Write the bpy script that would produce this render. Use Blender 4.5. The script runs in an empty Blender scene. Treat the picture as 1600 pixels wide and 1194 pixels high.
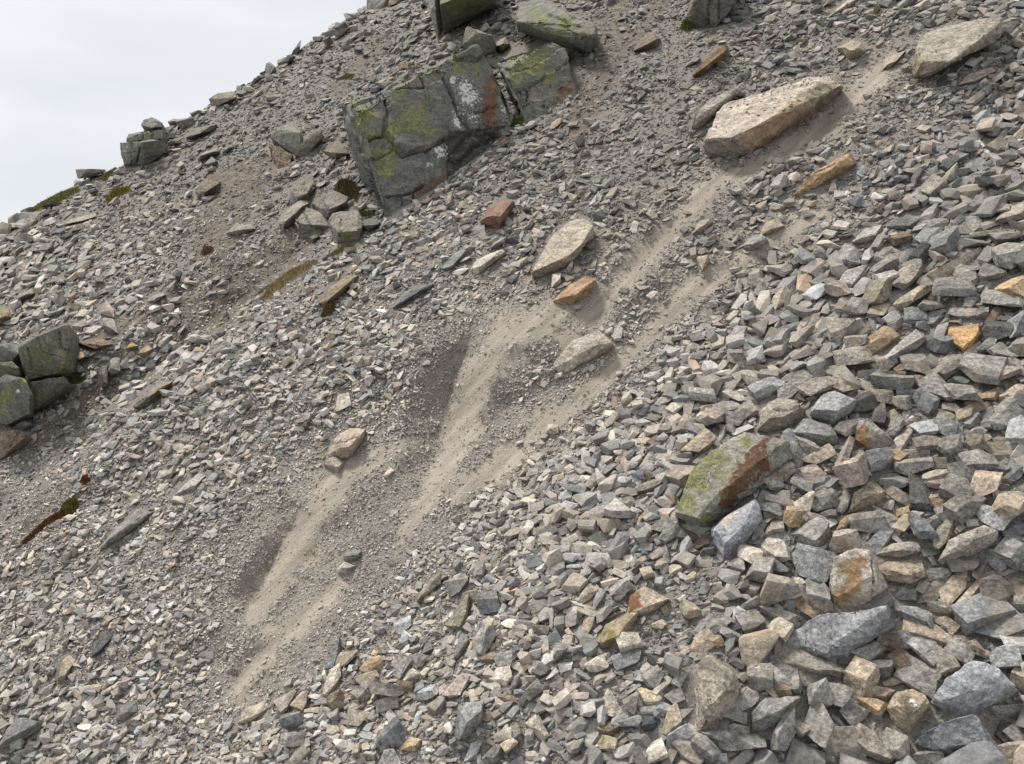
import bpy, bmesh, math, random
import numpy as np
from mathutils import Vector, Matrix, noise

RNG = np.random.default_rng(11)
random.seed(11)
scene = bpy.context.scene
COL = scene.collection

# ------------------------------------------------------------------ camera, sky, sun, exposure
F = 1256.0 / 1600.0                      # focal length in picture widths
PITCH = math.radians(5.0)
CAM = np.array((0.0, 0.0, 4.0))
cam_data = bpy.data.cameras.new('camera')
cam_data.sensor_width = 36.0
cam_data.lens = 36.0 * F
cam_data.clip_start = 0.05
cam_data.clip_end = 2000.0
cam = bpy.data.objects.new('camera', cam_data)
COL.objects.link(cam)
cam.location = CAM
cam.rotation_euler = (math.radians(90) - PITCH, 0, 0)
scene.camera = cam

SUN_EL, SUN_AZ = 60.0, -42.0             # degrees; azimuth clockwise from the view direction
SUN_STRENGTH, SUN_ANGLE = 4.1, 13.0
EXPOSURE = 0.33
world = bpy.data.worlds.new('World')
scene.world = world
world.use_nodes = True
wn, wl = world.node_tree.nodes, world.node_tree.links
wn.clear()
w_out = wn.new('ShaderNodeOutputWorld')
w_bg = wn.new('ShaderNodeBackground')
w_bg.inputs['Strength'].default_value = 0.1
w_sky = wn.new('ShaderNodeTexSky')
w_sky.sky_type = 'NISHITA'
w_sky.sun_disc = False
w_sky.sun_elevation = math.radians(SUN_EL)
w_sky.sun_rotation = math.radians(SUN_AZ)
w_tc = wn.new('ShaderNodeTexCoord')
w_map = wn.new('ShaderNodeMapping')
w_map.inputs['Scale'].default_value = (1.0, 1.0, 3.2)
w_noise = wn.new('ShaderNodeTexNoise')
w_noise.inputs['Scale'].default_value = 3.6
w_noise.inputs['Detail'].default_value = 5.0
w_noise.inputs['Roughness'].default_value = 0.5
w_ramp = wn.new('ShaderNodeValToRGB')
w_ramp.color_ramp.elements[0].position = 0.33
w_ramp.color_ramp.elements[0].color = (6.4, 6.6, 6.9, 1)
w_ramp.color_ramp.elements[1].position = 0.66
w_ramp.color_ramp.elements[1].color = (7.35, 7.5, 7.7, 1)
w_mix = wn.new('ShaderNodeMixRGB')
w_mix.inputs['Fac'].default_value = 0.95
wl.new(w_tc.outputs['Generated'], w_map.inputs['Vector'])
wl.new(w_map.outputs['Vector'], w_noise.inputs['Vector'])
wl.new(w_noise.outputs['Fac'], w_ramp.inputs['Fac'])
wl.new(w_sky.outputs['Color'], w_mix.inputs['Color1'])
wl.new(w_ramp.outputs['Color'], w_mix.inputs['Color2'])
wl.new(w_mix.outputs['Color'], w_bg.inputs['Color'])
wl.new(w_bg.outputs['Background'], w_out.inputs['Surface'])

sun_data = bpy.data.lights.new('sun', 'SUN')
sun_data.energy = SUN_STRENGTH
sun_data.angle = math.radians(SUN_ANGLE)
sun_data.color = (1.0, 0.95, 0.89)
sun = bpy.data.objects.new('sun', sun_data)
COL.objects.link(sun)
_az, _el = math.radians(SUN_AZ), math.radians(SUN_EL)
sun_dir = Vector((math.sin(_az) * math.cos(_el), math.cos(_az) * math.cos(_el), math.sin(_el)))
sun.rotation_euler = sun_dir.to_track_quat('Z', 'Y').to_euler()
scene.view_settings.view_transform = 'Standard'
scene.view_settings.look = 'None'
scene.view_settings.gamma = 1.0
scene.view_settings.use_curve_mapping = False
scene.view_settings.exposure = EXPOSURE

# ------------------------------------------------------------------ slope geometry (survey coordinates x, y of a 1600 x 1194 sheet)
FP = 1256.0
S = 0.7
WA, WB, WC = 0.0044 / S, 0.0000481 / S, 0.0001161 / S
UP = np.array((0, math.sin(PITCH), math.cos(PITCH)))
FW = np.array((0, math.cos(PITCH), -math.sin(PITCH)))
RT = np.array((1.0, 0, 0))
CAM2W = np.stack([RT, -UP, FW], axis=1)          # (u right, v down, 1 forward) -> world
_n = np.array((WB * FP, WC * FP, WA + 800 * WB + 597 * WC))
D0 = 1.0 / np.linalg.norm(_n)
NC = _n * D0                                      # unit, away from the camera, camera axes
NW = -(CAM2W @ NC)                                # outward slope normal, world


def ray(x, y):
    x = np.asarray(x, float); y = np.asarray(y, float)
    return np.stack([(x - 800) / FP, (y - 597) / FP, np.ones_like(x)], axis=-1)


def plane_z(x, y):
    return 1.0 / np.maximum(WA + WB * np.asarray(x, float) + WC * np.asarray(y, float), 0.012)


def to_world(pc):
    return CAM + pc @ CAM2W.T


def project(pw):
    pc = (np.asarray(pw) - CAM) @ CAM2W
    return pc[..., 0] / pc[..., 2] * FP + 800, pc[..., 1] / pc[..., 2] * FP + 597


def line_dist(x, y, pts):
    """distance to a polyline and the interpolated third value along it"""
    best = np.full(np.shape(x), 1e9); val = np.zeros(np.shape(x)); side = np.zeros(np.shape(x))
    for a, b in zip(pts[:-1], pts[1:]):
        dx, dy = b[0] - a[0], b[1] - a[1]
        L2 = dx * dx + dy * dy
        t = np.clip(((x - a[0]) * dx + (y - a[1]) * dy) / L2, 0, 1)
        d = np.hypot(x - a[0] - t * dx, y - a[1] - t * dy)
        m = d < best
        best = np.where(m, d, best)
        if len(a) > 2:
            val = np.where(m, a[2] + t * (b[2] - a[2]), val)
        side = np.where(m, np.sign((x - a[0]) * dy - (y - a[1]) * dx), side)
    return best, val, side


class VNoise:
    def __init__(self, seed):
        self.g = np.random.default_rng(seed).random((256, 256))

    def __call__(self, x, y):
        xi = np.floor(x).astype(int); yi = np.floor(y).astype(int)
        fx = x - xi; fy = y - yi
        fx = fx * fx * (3 - 2 * fx); fy = fy * fy * (3 - 2 * fy)
        g = self.g
        a = g[xi % 256, yi % 256]; b = g[(xi + 1) % 256, yi % 256]
        c = g[xi % 256, (yi + 1) % 256]; d = g[(xi + 1) % 256, (yi + 1) % 256]
        return (a * (1 - fx) + b * fx) * (1 - fy) + (c * (1 - fx) + d * fx) * fy - 0.5

    def fbm(self, x, y, o=4):
        r = 0; a = 1.0
        for k in range(o):
            r = r + a * self(x * 2 ** k + 17 * k, y * 2 ** k + 5 * k); a *= 0.5
        return r


VN1, VN2, VN3 = VNoise(1), VNoise(2), VNoise(3)

SAND = [
    [(1400, 95, 20), (1340, 150, 26), (1270, 205, 22), (1190, 255, 20), (1120, 288, 20), (1060, 345, 22), (1000, 400, 22), (950, 455, 26), (915, 505, 24), (880, 530, 14)],
    [(870, 480, 22), (790, 530, 46), (755, 580, 50), (738, 640, 42), (710, 710, 32), (680, 760, 26), (650, 810, 20), (620, 850, 10)],
    [(1290, 330, 12), (1190, 392, 22), (1110, 435, 30), (1060, 468, 24), (1020, 520, 20), (960, 580, 16), (900, 630, 22), (830, 680, 30), (770, 730, 28), (715, 775, 20)],
    [(540, 735, 22), (505, 795, 40), (462, 860, 38), (425, 910, 30), (395, 965, 18)],
    [(540, 905, 12), (480, 960, 24), (430, 1000, 32), (392, 1040, 30), (375, 1085, 22)],
    [(540, 745, 20), (590, 715, 20), (625, 690, 10)],
]
GRAVEL = [
    [(730, 520, 20), (680, 600, 50), (655, 690, 46), (620, 765, 40), (590, 830, 34)],
    [(440, 810, 22), (400, 900, 30), (350, 1010, 26)],
    [(1110, 895, 46), (1060, 960, 44), (1000, 990, 30), (965, 1080, 24), (1000, 1140, 20)],
    [(870, 610, 30), (780, 650, 24), (720, 780, 30), (600, 880, 24)],
    [(1120, 350, 34), (1240, 320, 30), (1380, 190, 26)],
    [(1010, 60, 30), (900, 240, 40), (1040, 300, 24)],
    [(1420, 60, 26), (1360, 110, 34), (1290, 60, 24)],
    [(1420, 210, 30), (1320, 260, 34), (1230, 330, 26)],
    [(1060, 60, 30), (1050, 150, 26), (1000, 240, 30)],
]
SOIL = [
    [(975, -20, 26), (955, 60, 32), (935, 130, 32), (900, 210, 26)],
    [(1040, 0, 16), (985, 65, 18)],
    [(600, 60, 14), (560, 110, 22), (520, 140, 18)],
    [(420, 255, 24), (360, 300, 50), (330, 400, 40)],
    [(470, 370, 26), (410, 430, 46), (330, 490, 44), (240, 525, 26)],
    [(190, 560, 14), (130, 640, 20), (60, 690, 20)],
    [(300, 470, 14), (210, 500, 18), (150, 530, 14)],
    [(60, 790, 18), (40, 830, 14)],
]
TROUGH = [
    ([(740, 512), (716, 580), (697, 640), (682, 710), (660, 775)], 60, 0.55),
    ([(470, 800), (430, 868), (385, 975)], 42, 0.5),
    ([(1085, 315), (1010, 400), (950, 470), (925, 500)], 30, 0.5),
    ([(410, 1010), (366, 1070)], 24, 0.5),
    ([(520, 345), (400, 450), (300, 535), (160, 630), (40, 740)], 80, 0.55),
    ([(1340, 160), (1240, 225), (1130, 290)], 30, 0.35),
]
SIL = [(-1200, 1000), (-700, 740), (-300, 520), (0, 356), (50, 328), (100, 298), (150, 272), (187, 262), (256, 205), (330, 163), (420, 112), (480, 68), (560, 18),
       (600, -12), (700, -62), (900, -160), (1600, -440), (2700, -820)]


def sil_y(x):
    return np.interp(x, [p[0] for p in SIL], [p[1] for p in SIL])


def line_mask(x, y, lines, soft=0.45):
    m = np.zeros(np.shape(x))
    for ln in lines:
        d, w, _ = line_dist(x, y, ln)
        d = d + w * (0.55 * VN1.fbm(x / 34.0 + 3, y / 26.0, 3) + 0.5 * VN3.fbm(x / 9.0, y / 8.0, 2)) + 0.22 * w
        m = np.maximum(m, np.clip((w * (1 + soft) - d) / (w * 2 * soft + 1e-6), 0, 1))
    return m * m * (3 - 2 * m)


def surf_z(x, y):
    """distance along the view axis of the slope's surface"""
    x = np.asarray(x, float); y = np.asarray(y, float)
    z = plane_z(x, y)
    P = ray(x, y) * z[..., None]
    p = P[..., 0]; q = P[..., 2] * 0.8 - P[..., 1] * 0.6
    d = 0.30 * VN1.fbm(p * 0.45, q * 0.45, 3) + 0.10 * VN2.fbm(p * 1.7, q * 1.7, 3)
    for pts, w, k in TROUGH:
        r, _, sd = line_dist(x, y, pts)
        a, b = np.array(pts[0]), np.array(pts[-1])
        ax = (b - a) / np.linalg.norm(b - a)
        s = ((x - a[0]) * ax[0] + (y - a[1]) * ax[1]) / np.linalg.norm(b - a)
        fade = np.clip(np.minimum(s + 0.08, 1.08 - s) / 0.25, 0, 1)
        wob = 1 + 0.5 * VN3(p * 2.3, q * 2.3)
        tri = np.maximum(0, 1 - r / (w * wob))
        d = d - k * w * z / FP * (0.65 * tri + 0.35 * tri * tri) * fade * 1.9
        bank = np.exp(-((r * sd - 0.62 * w * wob) / (0.42 * w)) ** 2)
        d = d + 0.85 * k * w * z / FP * bank * fade
    sm = line_mask(x, y, SAND)
    d = d + sm * 0.05 * VN3.fbm(p * 2.5 + q * 1.2, q * 0.7, 3)
    return z - d


def surf(x, y):
    return to_world(ray(x, y) * surf_z(x, y)[..., None])


# ------------------------------------------------------------------ materials
def new_mat(name):
    m = bpy.data.materials.new(name)
    m.use_nodes = True
    nt = m.node_tree
    nt.nodes.clear()
    out = nt.nodes.new('ShaderNodeOutputMaterial')
    b = nt.nodes.new('ShaderNodeBsdfPrincipled')
    nt.links.new(b.outputs['BSDF'], out.inputs['Surface'])
    b.inputs['Roughness'].default_value = 0.88
    b.inputs['Specular IOR Level'].default_value = 0.22
    return m, nt, b


def N(nt, t, **kw):
    n = nt.nodes.new(t)
    for k, v in kw.items():
        if k in n.inputs:
            n.inputs[k].default_value = v
        else:
            setattr(n, k, v)
    return n


def mixc(nt, fac, a, b, blend='MIX'):
    m = nt.nodes.new('ShaderNodeMixRGB')
    m.blend_type = blend
    for s, v in (('Fac', fac), ('Color1', a), ('Color2', b)):
        if isinstance(v, bpy.types.NodeSocket):
            nt.links.new(v, m.inputs[s])
        else:
            m.inputs[s].default_value = v
    return m.outputs['Color']


def math_n(nt, op, a, b=0.0, c=0.0, clamp=False):
    m = nt.nodes.new('ShaderNodeMath')
    m.operation = op
    m.use_clamp = clamp
    for i, v in enumerate((a, b, c)):
        if isinstance(v, bpy.types.NodeSocket):
            nt.links.new(v, m.inputs[i])
        else:
            m.inputs[i].default_value = v
    return m.outputs[0]


def noise_n(nt, vec, scale, detail=4.0, rough=0.6):
    n = N(nt, 'ShaderNodeTexNoise', Scale=scale, Detail=detail, Roughness=rough)
    nt.links.new(vec, n.inputs['Vector'])
    return n.outputs['Fac']


def ramp_n(nt, fac, p0, p1, c0=0.0, c1=1.0):
    r = nt.nodes.new('ShaderNodeMapRange')
    r.interpolation_type = 'SMOOTHSTEP'
    nt.links.new(fac, r.inputs['Value'])
    for k, v in (('From Min', p0), ('From Max', p1), ('To Min', c0), ('To Max', c1)):
        r.inputs[k].default_value = v
    return r.outputs['Result']


def rock_material(name, scree):
    m, nt, b = new_mat(name)
    geo = N(nt, 'ShaderNodeNewGeometry')
    pos = geo.outputs['Position']
    if scree:
        at = N(nt, 'ShaderNodeAttribute', attribute_name='stone_color')
        base = at.outputs['Color']
    else:
        base = N(nt, 'ShaderNodeObjectInfo').outputs['Color']
    n1 = noise_n(nt, pos, 9.0, 4.0, 0.6)
    n2 = noise_n(nt, pos, 60.0, 4.0, 0.7)
    col = mixc(nt, 1.0, base, ramp_n(nt, n1, 0.3, 0.7, 0.74, 1.22), 'MULTIPLY')
    col = mixc(nt, 1.0, col, ramp_n(nt, n2, 0.25, 0.75, 0.70, 1.28), 'MULTIPLY')
    if not scree:
        # thin bedding streaks, stains and lichen
        col = mixc(nt, 1.0, col, ramp_n(nt, noise_n(nt, pos, 38.0, 8.0, 0.85), 0.36, 0.64, 0.55, 1.45), 'MULTIPLY')
        mp = N(nt, 'ShaderNodeMapping')
        mp.inputs['Rotation'].default_value = (0.5, 0.35, 0.2)
        mp.inputs['Scale'].default_value = (5, 5, 34)
        nt.links.new(pos, mp.inputs['Vector'])
        bed = noise_n(nt, mp.outputs['Vector'], 1.0, 3.0, 0.6)
        col = mixc(nt, 1.0, col, ramp_n(nt, bed, 0.3, 0.7, 0.84, 1.12), 'MULTIPLY')
        warm = noise_n(nt, pos, 4.3, 3.0, 0.6)
        col = mixc(nt, ramp_n(nt, warm, 0.52, 0.72, 0.0, 0.38), col, (0.34, 0.27, 0.185, 1))
        v = N(nt, 'ShaderNodeTexVoronoi', Scale=85.0)
        nt.links.new(pos, v.inputs['Vector'])
        col = mixc(nt, ramp_n(nt, v.outputs['Distance'], 0.10, 0.22, 0.30, 0.0), col, (0.52, 0.52, 0.5, 1))
        pa = N(nt, 'ShaderNodeAttribute', attribute_name='paint')
        pm = N(nt, 'ShaderNodeAttribute', attribute_name='paint_amount')
        pn = math_n(nt, 'ADD', pm.outputs['Fac'], math_n(nt, 'ADD', math_n(nt, 'MULTIPLY', math_n(nt, 'SUBTRACT', n2, 0.5), 0.9), math_n(nt, 'MULTIPLY', math_n(nt, 'SUBTRACT', noise_n(nt, pos, 16.0, 6.0, 0.75), 0.5), 2.1)))
        pf = math_n(nt, 'MULTIPLY', ramp_n(nt, pn, 0.32, 0.66, 0.0, 0.94), ramp_n(nt, pm.outputs['Fac'], 0.02, 0.15))
        pcol = mixc(nt, 1.0, pa.outputs['Color'], ramp_n(nt, noise_n(nt, pos, 26.0, 5.0, 0.7), 0.3, 0.7, 0.6, 1.3), 'MULTIPLY')
        col = mixc(nt, pf, col, pcol)
        li = N(nt, 'ShaderNodeAttribute', attribute_name='lichen')
        sep = N(nt, 'ShaderNodeSeparateColor')
        nt.links.new(li.outputs['Color'], sep.inputs['Color'])
        ln = noise_n(nt, pos, 9.5, 8.0, 0.78)
        yl = ramp_n(nt, math_n(nt, 'ADD', ln, math_n(nt, 'MULTIPLY', sep.outputs['Red'], 0.46)), 0.70, 0.79)
        yl = math_n(nt, 'MULTIPLY', yl, ramp_n(nt, sep.outputs['Red'], 0.02, 0.12))
        lc = mixc(nt, ramp_n(nt, noise_n(nt, pos, 30.0, 4.0, 0.7), 0.35, 0.65), (0.105, 0.108, 0.052, 1), (0.24, 0.24, 0.095, 1))
        col = mixc(nt, math_n(nt, 'MULTIPLY', yl, 0.85), col, lc)
        wn_ = noise_n(nt, pos, 26.0, 6.0, 0.72)
        wh = ramp_n(nt, math_n(nt, 'ADD', wn_, math_n(nt, 'MULTIPLY', sep.outputs['Green'], 0.42)), 0.76, 0.83)
        wh = math_n(nt, 'MULTIPLY', wh, ramp_n(nt, sep.outputs['Green'], 0.02, 0.12))
        col = mixc(nt, wh, col, (0.55, 0.55, 0.52, 1))
    nt.links.new(col, b.inputs['Base Color'])
    hb = math_n(nt, 'ADD', math_n(nt, 'MULTIPLY', noise_n(nt, pos, 24.0, 5.0, 0.65), 1.0), math_n(nt, 'ADD', math_n(nt, 'MULTIPLY', n2, 0.35), math_n(nt, 'MULTIPLY', noise_n(nt, pos, 170.0, 3.0, 0.7), 0.12)))
    bp = N(nt, 'ShaderNodeBump', Strength=0.35 if scree else 0.62, Distance=0.03)
    nt.links.new(hb, bp.inputs['Height'])
    nt.links.new(bp.outputs['Normal'], b.inputs['Normal'])
    return m


M_ROCK = rock_material('weathered_rock', False)
M_SCREE = rock_material('loose_scree', True)


def ground_material():
    m, nt, b = new_mat('slope_ground')
    geo = N(nt, 'ShaderNodeNewGeometry')
    pos = geo.outputs['Position']
    at = N(nt, 'ShaderNodeAttribute', attribute_name='ground')
    sep = N(nt, 'ShaderNodeSeparateColor')
    nt.links.new(at.outputs['Color'], sep.inputs['Color'])
    fl = N(nt, 'ShaderNodeAttribute', attribute_name='flow')
    streak = noise_n(nt, fl.outputs['Vector'], 1.0, 5.0, 0.6)
    fine = noise_n(nt, pos, 70.0, 5.0, 0.75)
    mid = noise_n(nt, pos, 8.0, 4.0, 0.6)
    gravel = mixc(nt, ramp_n(nt, fine, 0.3, 0.7), (0.105, 0.097, 0.087, 1), (0.285, 0.262, 0.23, 1))
    sand = mixc(nt, ramp_n(nt, streak, 0.3, 0.7), (0.235, 0.206, 0.170, 1), (0.385, 0.337, 0.277, 1))
    sand = mixc(nt, 1.0, sand, ramp_n(nt, fine, 0.25, 0.75, 0.84, 1.14), 'MULTIPLY')
    gravel = mixc(nt, math_n(nt, 'MULTIPLY', sep.outputs['Blue'], 0.8), gravel, mixc(nt, ramp_n(nt, fine, 0.3, 0.7), (0.18, 0.16, 0.135, 1), (0.335, 0.30, 0.253, 1)))
    soil = mixc(nt, ramp_n(nt, mid, 0.3, 0.7), (0.10, 0.084, 0.068, 1), (0.205, 0.176, 0.144, 1))
    soil = mixc(nt, 1.0, soil, ramp_n(nt, fine, 0.3, 0.7, 0.7, 1.25), 'MULTIPLY')
    jit = math_n(nt, 'MULTIPLY', math_n(nt, 'SUBTRACT', mid, 0.5), 0.7)
    col = mixc(nt, ramp_n(nt, math_n(nt, 'ADD', sep.outputs['Green'], jit), 0.25, 0.75), gravel, soil)
    jit2 = math_n(nt, 'MULTIPLY', math_n(nt, 'SUBTRACT', fine, 0.5), 0.8)
    col = mixc(nt, ramp_n(nt, math_n(nt, 'ADD', math_n(nt, 'ADD', sep.outputs['Red'], jit), jit2), 0.2, 0.95), col, sand)
    nt.links.new(col, b.inputs['Base Color'])
    b.inputs['Roughness'].default_value = 0.95
    b.inputs['Specular IOR Level'].default_value = 0.1
    h = math_n(nt, 'ADD', math_n(nt, 'MULTIPLY', fine, 0.6), math_n(nt, 'ADD', math_n(nt, 'MULTIPLY', streak, 1.2), math_n(nt, 'MULTIPLY', noise_n(nt, pos, 26.0, 4.0, 0.65), 0.9)))
    bp = N(nt, 'ShaderNodeBump', Strength=0.6, Distance=0.03)
    nt.links.new(h, bp.inputs['Height'])
    nt.links.new(bp.outputs['Normal'], b.inputs['Normal'])
    return m


M_GROUND = ground_material()


def plant_material(name, c0, c1):
    m, nt, b = new_mat(name)
    geo = N(nt, 'ShaderNodeNewGeometry')
    n = noise_n(nt, geo.outputs['Position'], 14.0, 3.0, 0.6)
    r = mixc(nt, math_n(nt, 'MULTIPLY', math_n(nt, 'ADD', n, geo.outputs['Random Per Island']), 0.5), c0 + (1,), c1 + (1,))
    nt.links.new(r, b.inputs['Base Color'])
    return m


def raw_mesh(name, v, tris, mat, smooth=False):
    me = bpy.data.meshes.new(name)
    v = np.ascontiguousarray(v, np.float32); tris = np.ascontiguousarray(tris, np.int32)
    me.vertices.add(len(v)); me.vertices.foreach_set('co', v.ravel())
    me.loops.add(tris.size); me.loops.foreach_set('vertex_index', tris.ravel())
    me.polygons.add(len(tris))
    me.polygons.foreach_set('loop_start', np.arange(0, tris.size, 3, dtype=np.int32))
    me.polygons.foreach_set('use_smooth', np.full(len(tris), smooth))
    me.update(calc_edges=True)
    me.materials.append(mat)
    return me


def link(name, me, **props):
    o = bpy.data.objects.new(name, me)
    COL.objects.link(o)
    for k, v in props.items():
        o[k] = v
    return o


def col_attr(me, name, rgba):
    a = me.attributes.new(name, 'FLOAT_COLOR', 'POINT')
    a.data.foreach_set('color', np.ascontiguousarray(rgba, np.float32).ravel())


# ------------------------------------------------------------------ the slope
def build_slope():
    xs = np.arange(-750, 2360, 7.0)
    nr, nb = 250, 14
    t = np.linspace(0, 1, nr) ** 0.9
    ys = sil_y(xs)[:, None] * (1 - t) + 1700.0 * t
    X = np.repeat(xs[:, None], nr, 1)
    P = to_world((ray(X, ys) * surf_z(X, ys)[..., None]))
    # beyond the crest the ground rounds over and falls away
    crest = P[:, 0]
    back = np.array((-0.35, 0.94, 0.0))
    rows = []
    for k in range(nb, 0, -1):
        s = 0.25 * k + 0.06 * k * k
        rows.append(crest + back * s + np.array((0, 0, -1.0)) * (0.10 * s + 0.075 * s * s))
    G = np.concatenate([np.stack(rows, 1), P], 1)
    nx, ny = G.shape[:2]
    sand = line_mask(X, ys, SAND); soil = line_mask(X, ys, SOIL); soil = np.maximum(soil, 0)
    pad = lambda a: np.concatenate([np.repeat(a[:, :1], nb, 1), a], 1)
    z = plane_z(X, ys)
    Pc = ray(X, ys) * z[..., None]
    ang = math.radians(50)
    a_ = Pc[..., 0]; b_ = Pc[..., 2] * 0.8 - Pc[..., 1] * 0.6
    along = a_ * math.cos(ang) + b_ * math.sin(ang)
    across = -a_ * math.sin(ang) + b_ * math.cos(ang)
    idx = np.arange(nx * ny).reshape(nx, ny)
    a, b, c, d = idx[:-1, :-1].ravel(), idx[1:, :-1].ravel(), idx[1:, 1:].ravel(), idx[:-1, 1:].ravel()
    tris = np.concatenate([np.stack([a, d, c], 1), np.stack([a, c, b], 1)])
    me = raw_mesh('hillside', G.reshape(-1, 3), tris, M_GROUND, True)
    rgba = np.zeros((nx, ny, 4)); rgba[..., 0] = pad(sand); rgba[..., 1] = pad(soil); rgba[..., 2] = pad(line_mask(X, ys, [[(a, b, w * 2.2) for a, b, w in ln] for ln in SAND], 0.7)); rgba[..., 3] = 1
    col_attr(me, 'ground', rgba.reshape(-1, 4))
    fl = me.attributes.new('flow', 'FLOAT_VECTOR', 'POINT')
    fv = np.stack([pad(along) * 1.1, pad(across) * 8.0, pad(along) * 0], -1)
    fl.data.foreach_set('vector', np.ascontiguousarray(fv, np.float32).ravel())
    link('hillside', me, kind='structure')


build_slope()

PAL = {
    'grey': (.262, .250, .228), 'lightgrey': (.385, .365, .338), 'bluegrey': (.222, .226, .226), 'lightblue': (.385, .39, .39),
    'dark': (.115, .112, .107), 'tan': (.385, .325, .252), 'tangrey': (.318, .285, .242), 'pale': (.49, .44, .37),
    'ochre': (.37, .275, .180), 'brown': (.215, .165, .12), 'olive': (.25, .228, .175), 'pink': (.40, .335, .29), 'yellow': (.39, .335, .235),
    'rust': (.25, .12, .06),
}
WORD = {'grey': 'grey', 'lightgrey': 'light grey', 'bluegrey': 'blue-grey', 'lightblue': 'pale bluish', 'dark': 'dark grey', 'tan': 'tan', 'tangrey': 'greyish tan',
        'pale': 'cream', 'ochre': 'ochre', 'brown': 'brown', 'olive': 'olive', 'pink': 'pinkish', 'yellow': 'yellowish', 'rust': 'rusty'}


ALB = 0.84
PAL = {k: (v[0] * ALB * 1.005, v[1] * ALB * 1.0, v[2] * ALB * 0.985) for k, v in PAL.items()}


def fbm3(v, o=3):
    r = 0.0; a = 1.0; s = 1.0
    for _ in range(o):
        r += a * noise.noise(v * s); a *= 0.5; s *= 2.1
    return r


# ------------------------------------------------------------------ placed rocks: hull of surveyed corners, broken up and chipped
HEROES = []            # (object, centre x, y, short name)
OCC_POLYS = []


def parse(s):
    return [tuple(float(c) for c in p.split(',')) for p in s.split()]


def auto_corners(pts, H):
    """corners of a lying rock: near foot, near top edge, far top edge"""
    cx = sum(p[0] for p in pts) / len(pts); cy = sum(p[1] for p in pts) / len(pts)
    l = min(pts); r = max(pts)
    out = []
    for p in pts:
        if len(p) == 3:
            out.append(p); continue
        x, y = p
        t = 0 if r[0] == l[0] else (x - l[0]) / (r[0] - l[0])
        yl = l[1] + t * (r[1] - l[1])
        if p == l or p == r:
            out.append((x, y, H * 0.35))
        elif y > yl:
            out.append((x, y, -1.0))
            ytop = min((q[1] for q in pts if abs(q[0] - x) < 0.35 * (r[0] - l[0])), default=y)
            up = min(0.78 * H, 0.55 * max(y - ytop, 2))
            out.append((x + (cx - x) * 0.12, y - up, H))
        else:
            out.append((x, y, H * 0.72))
    return out


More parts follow.
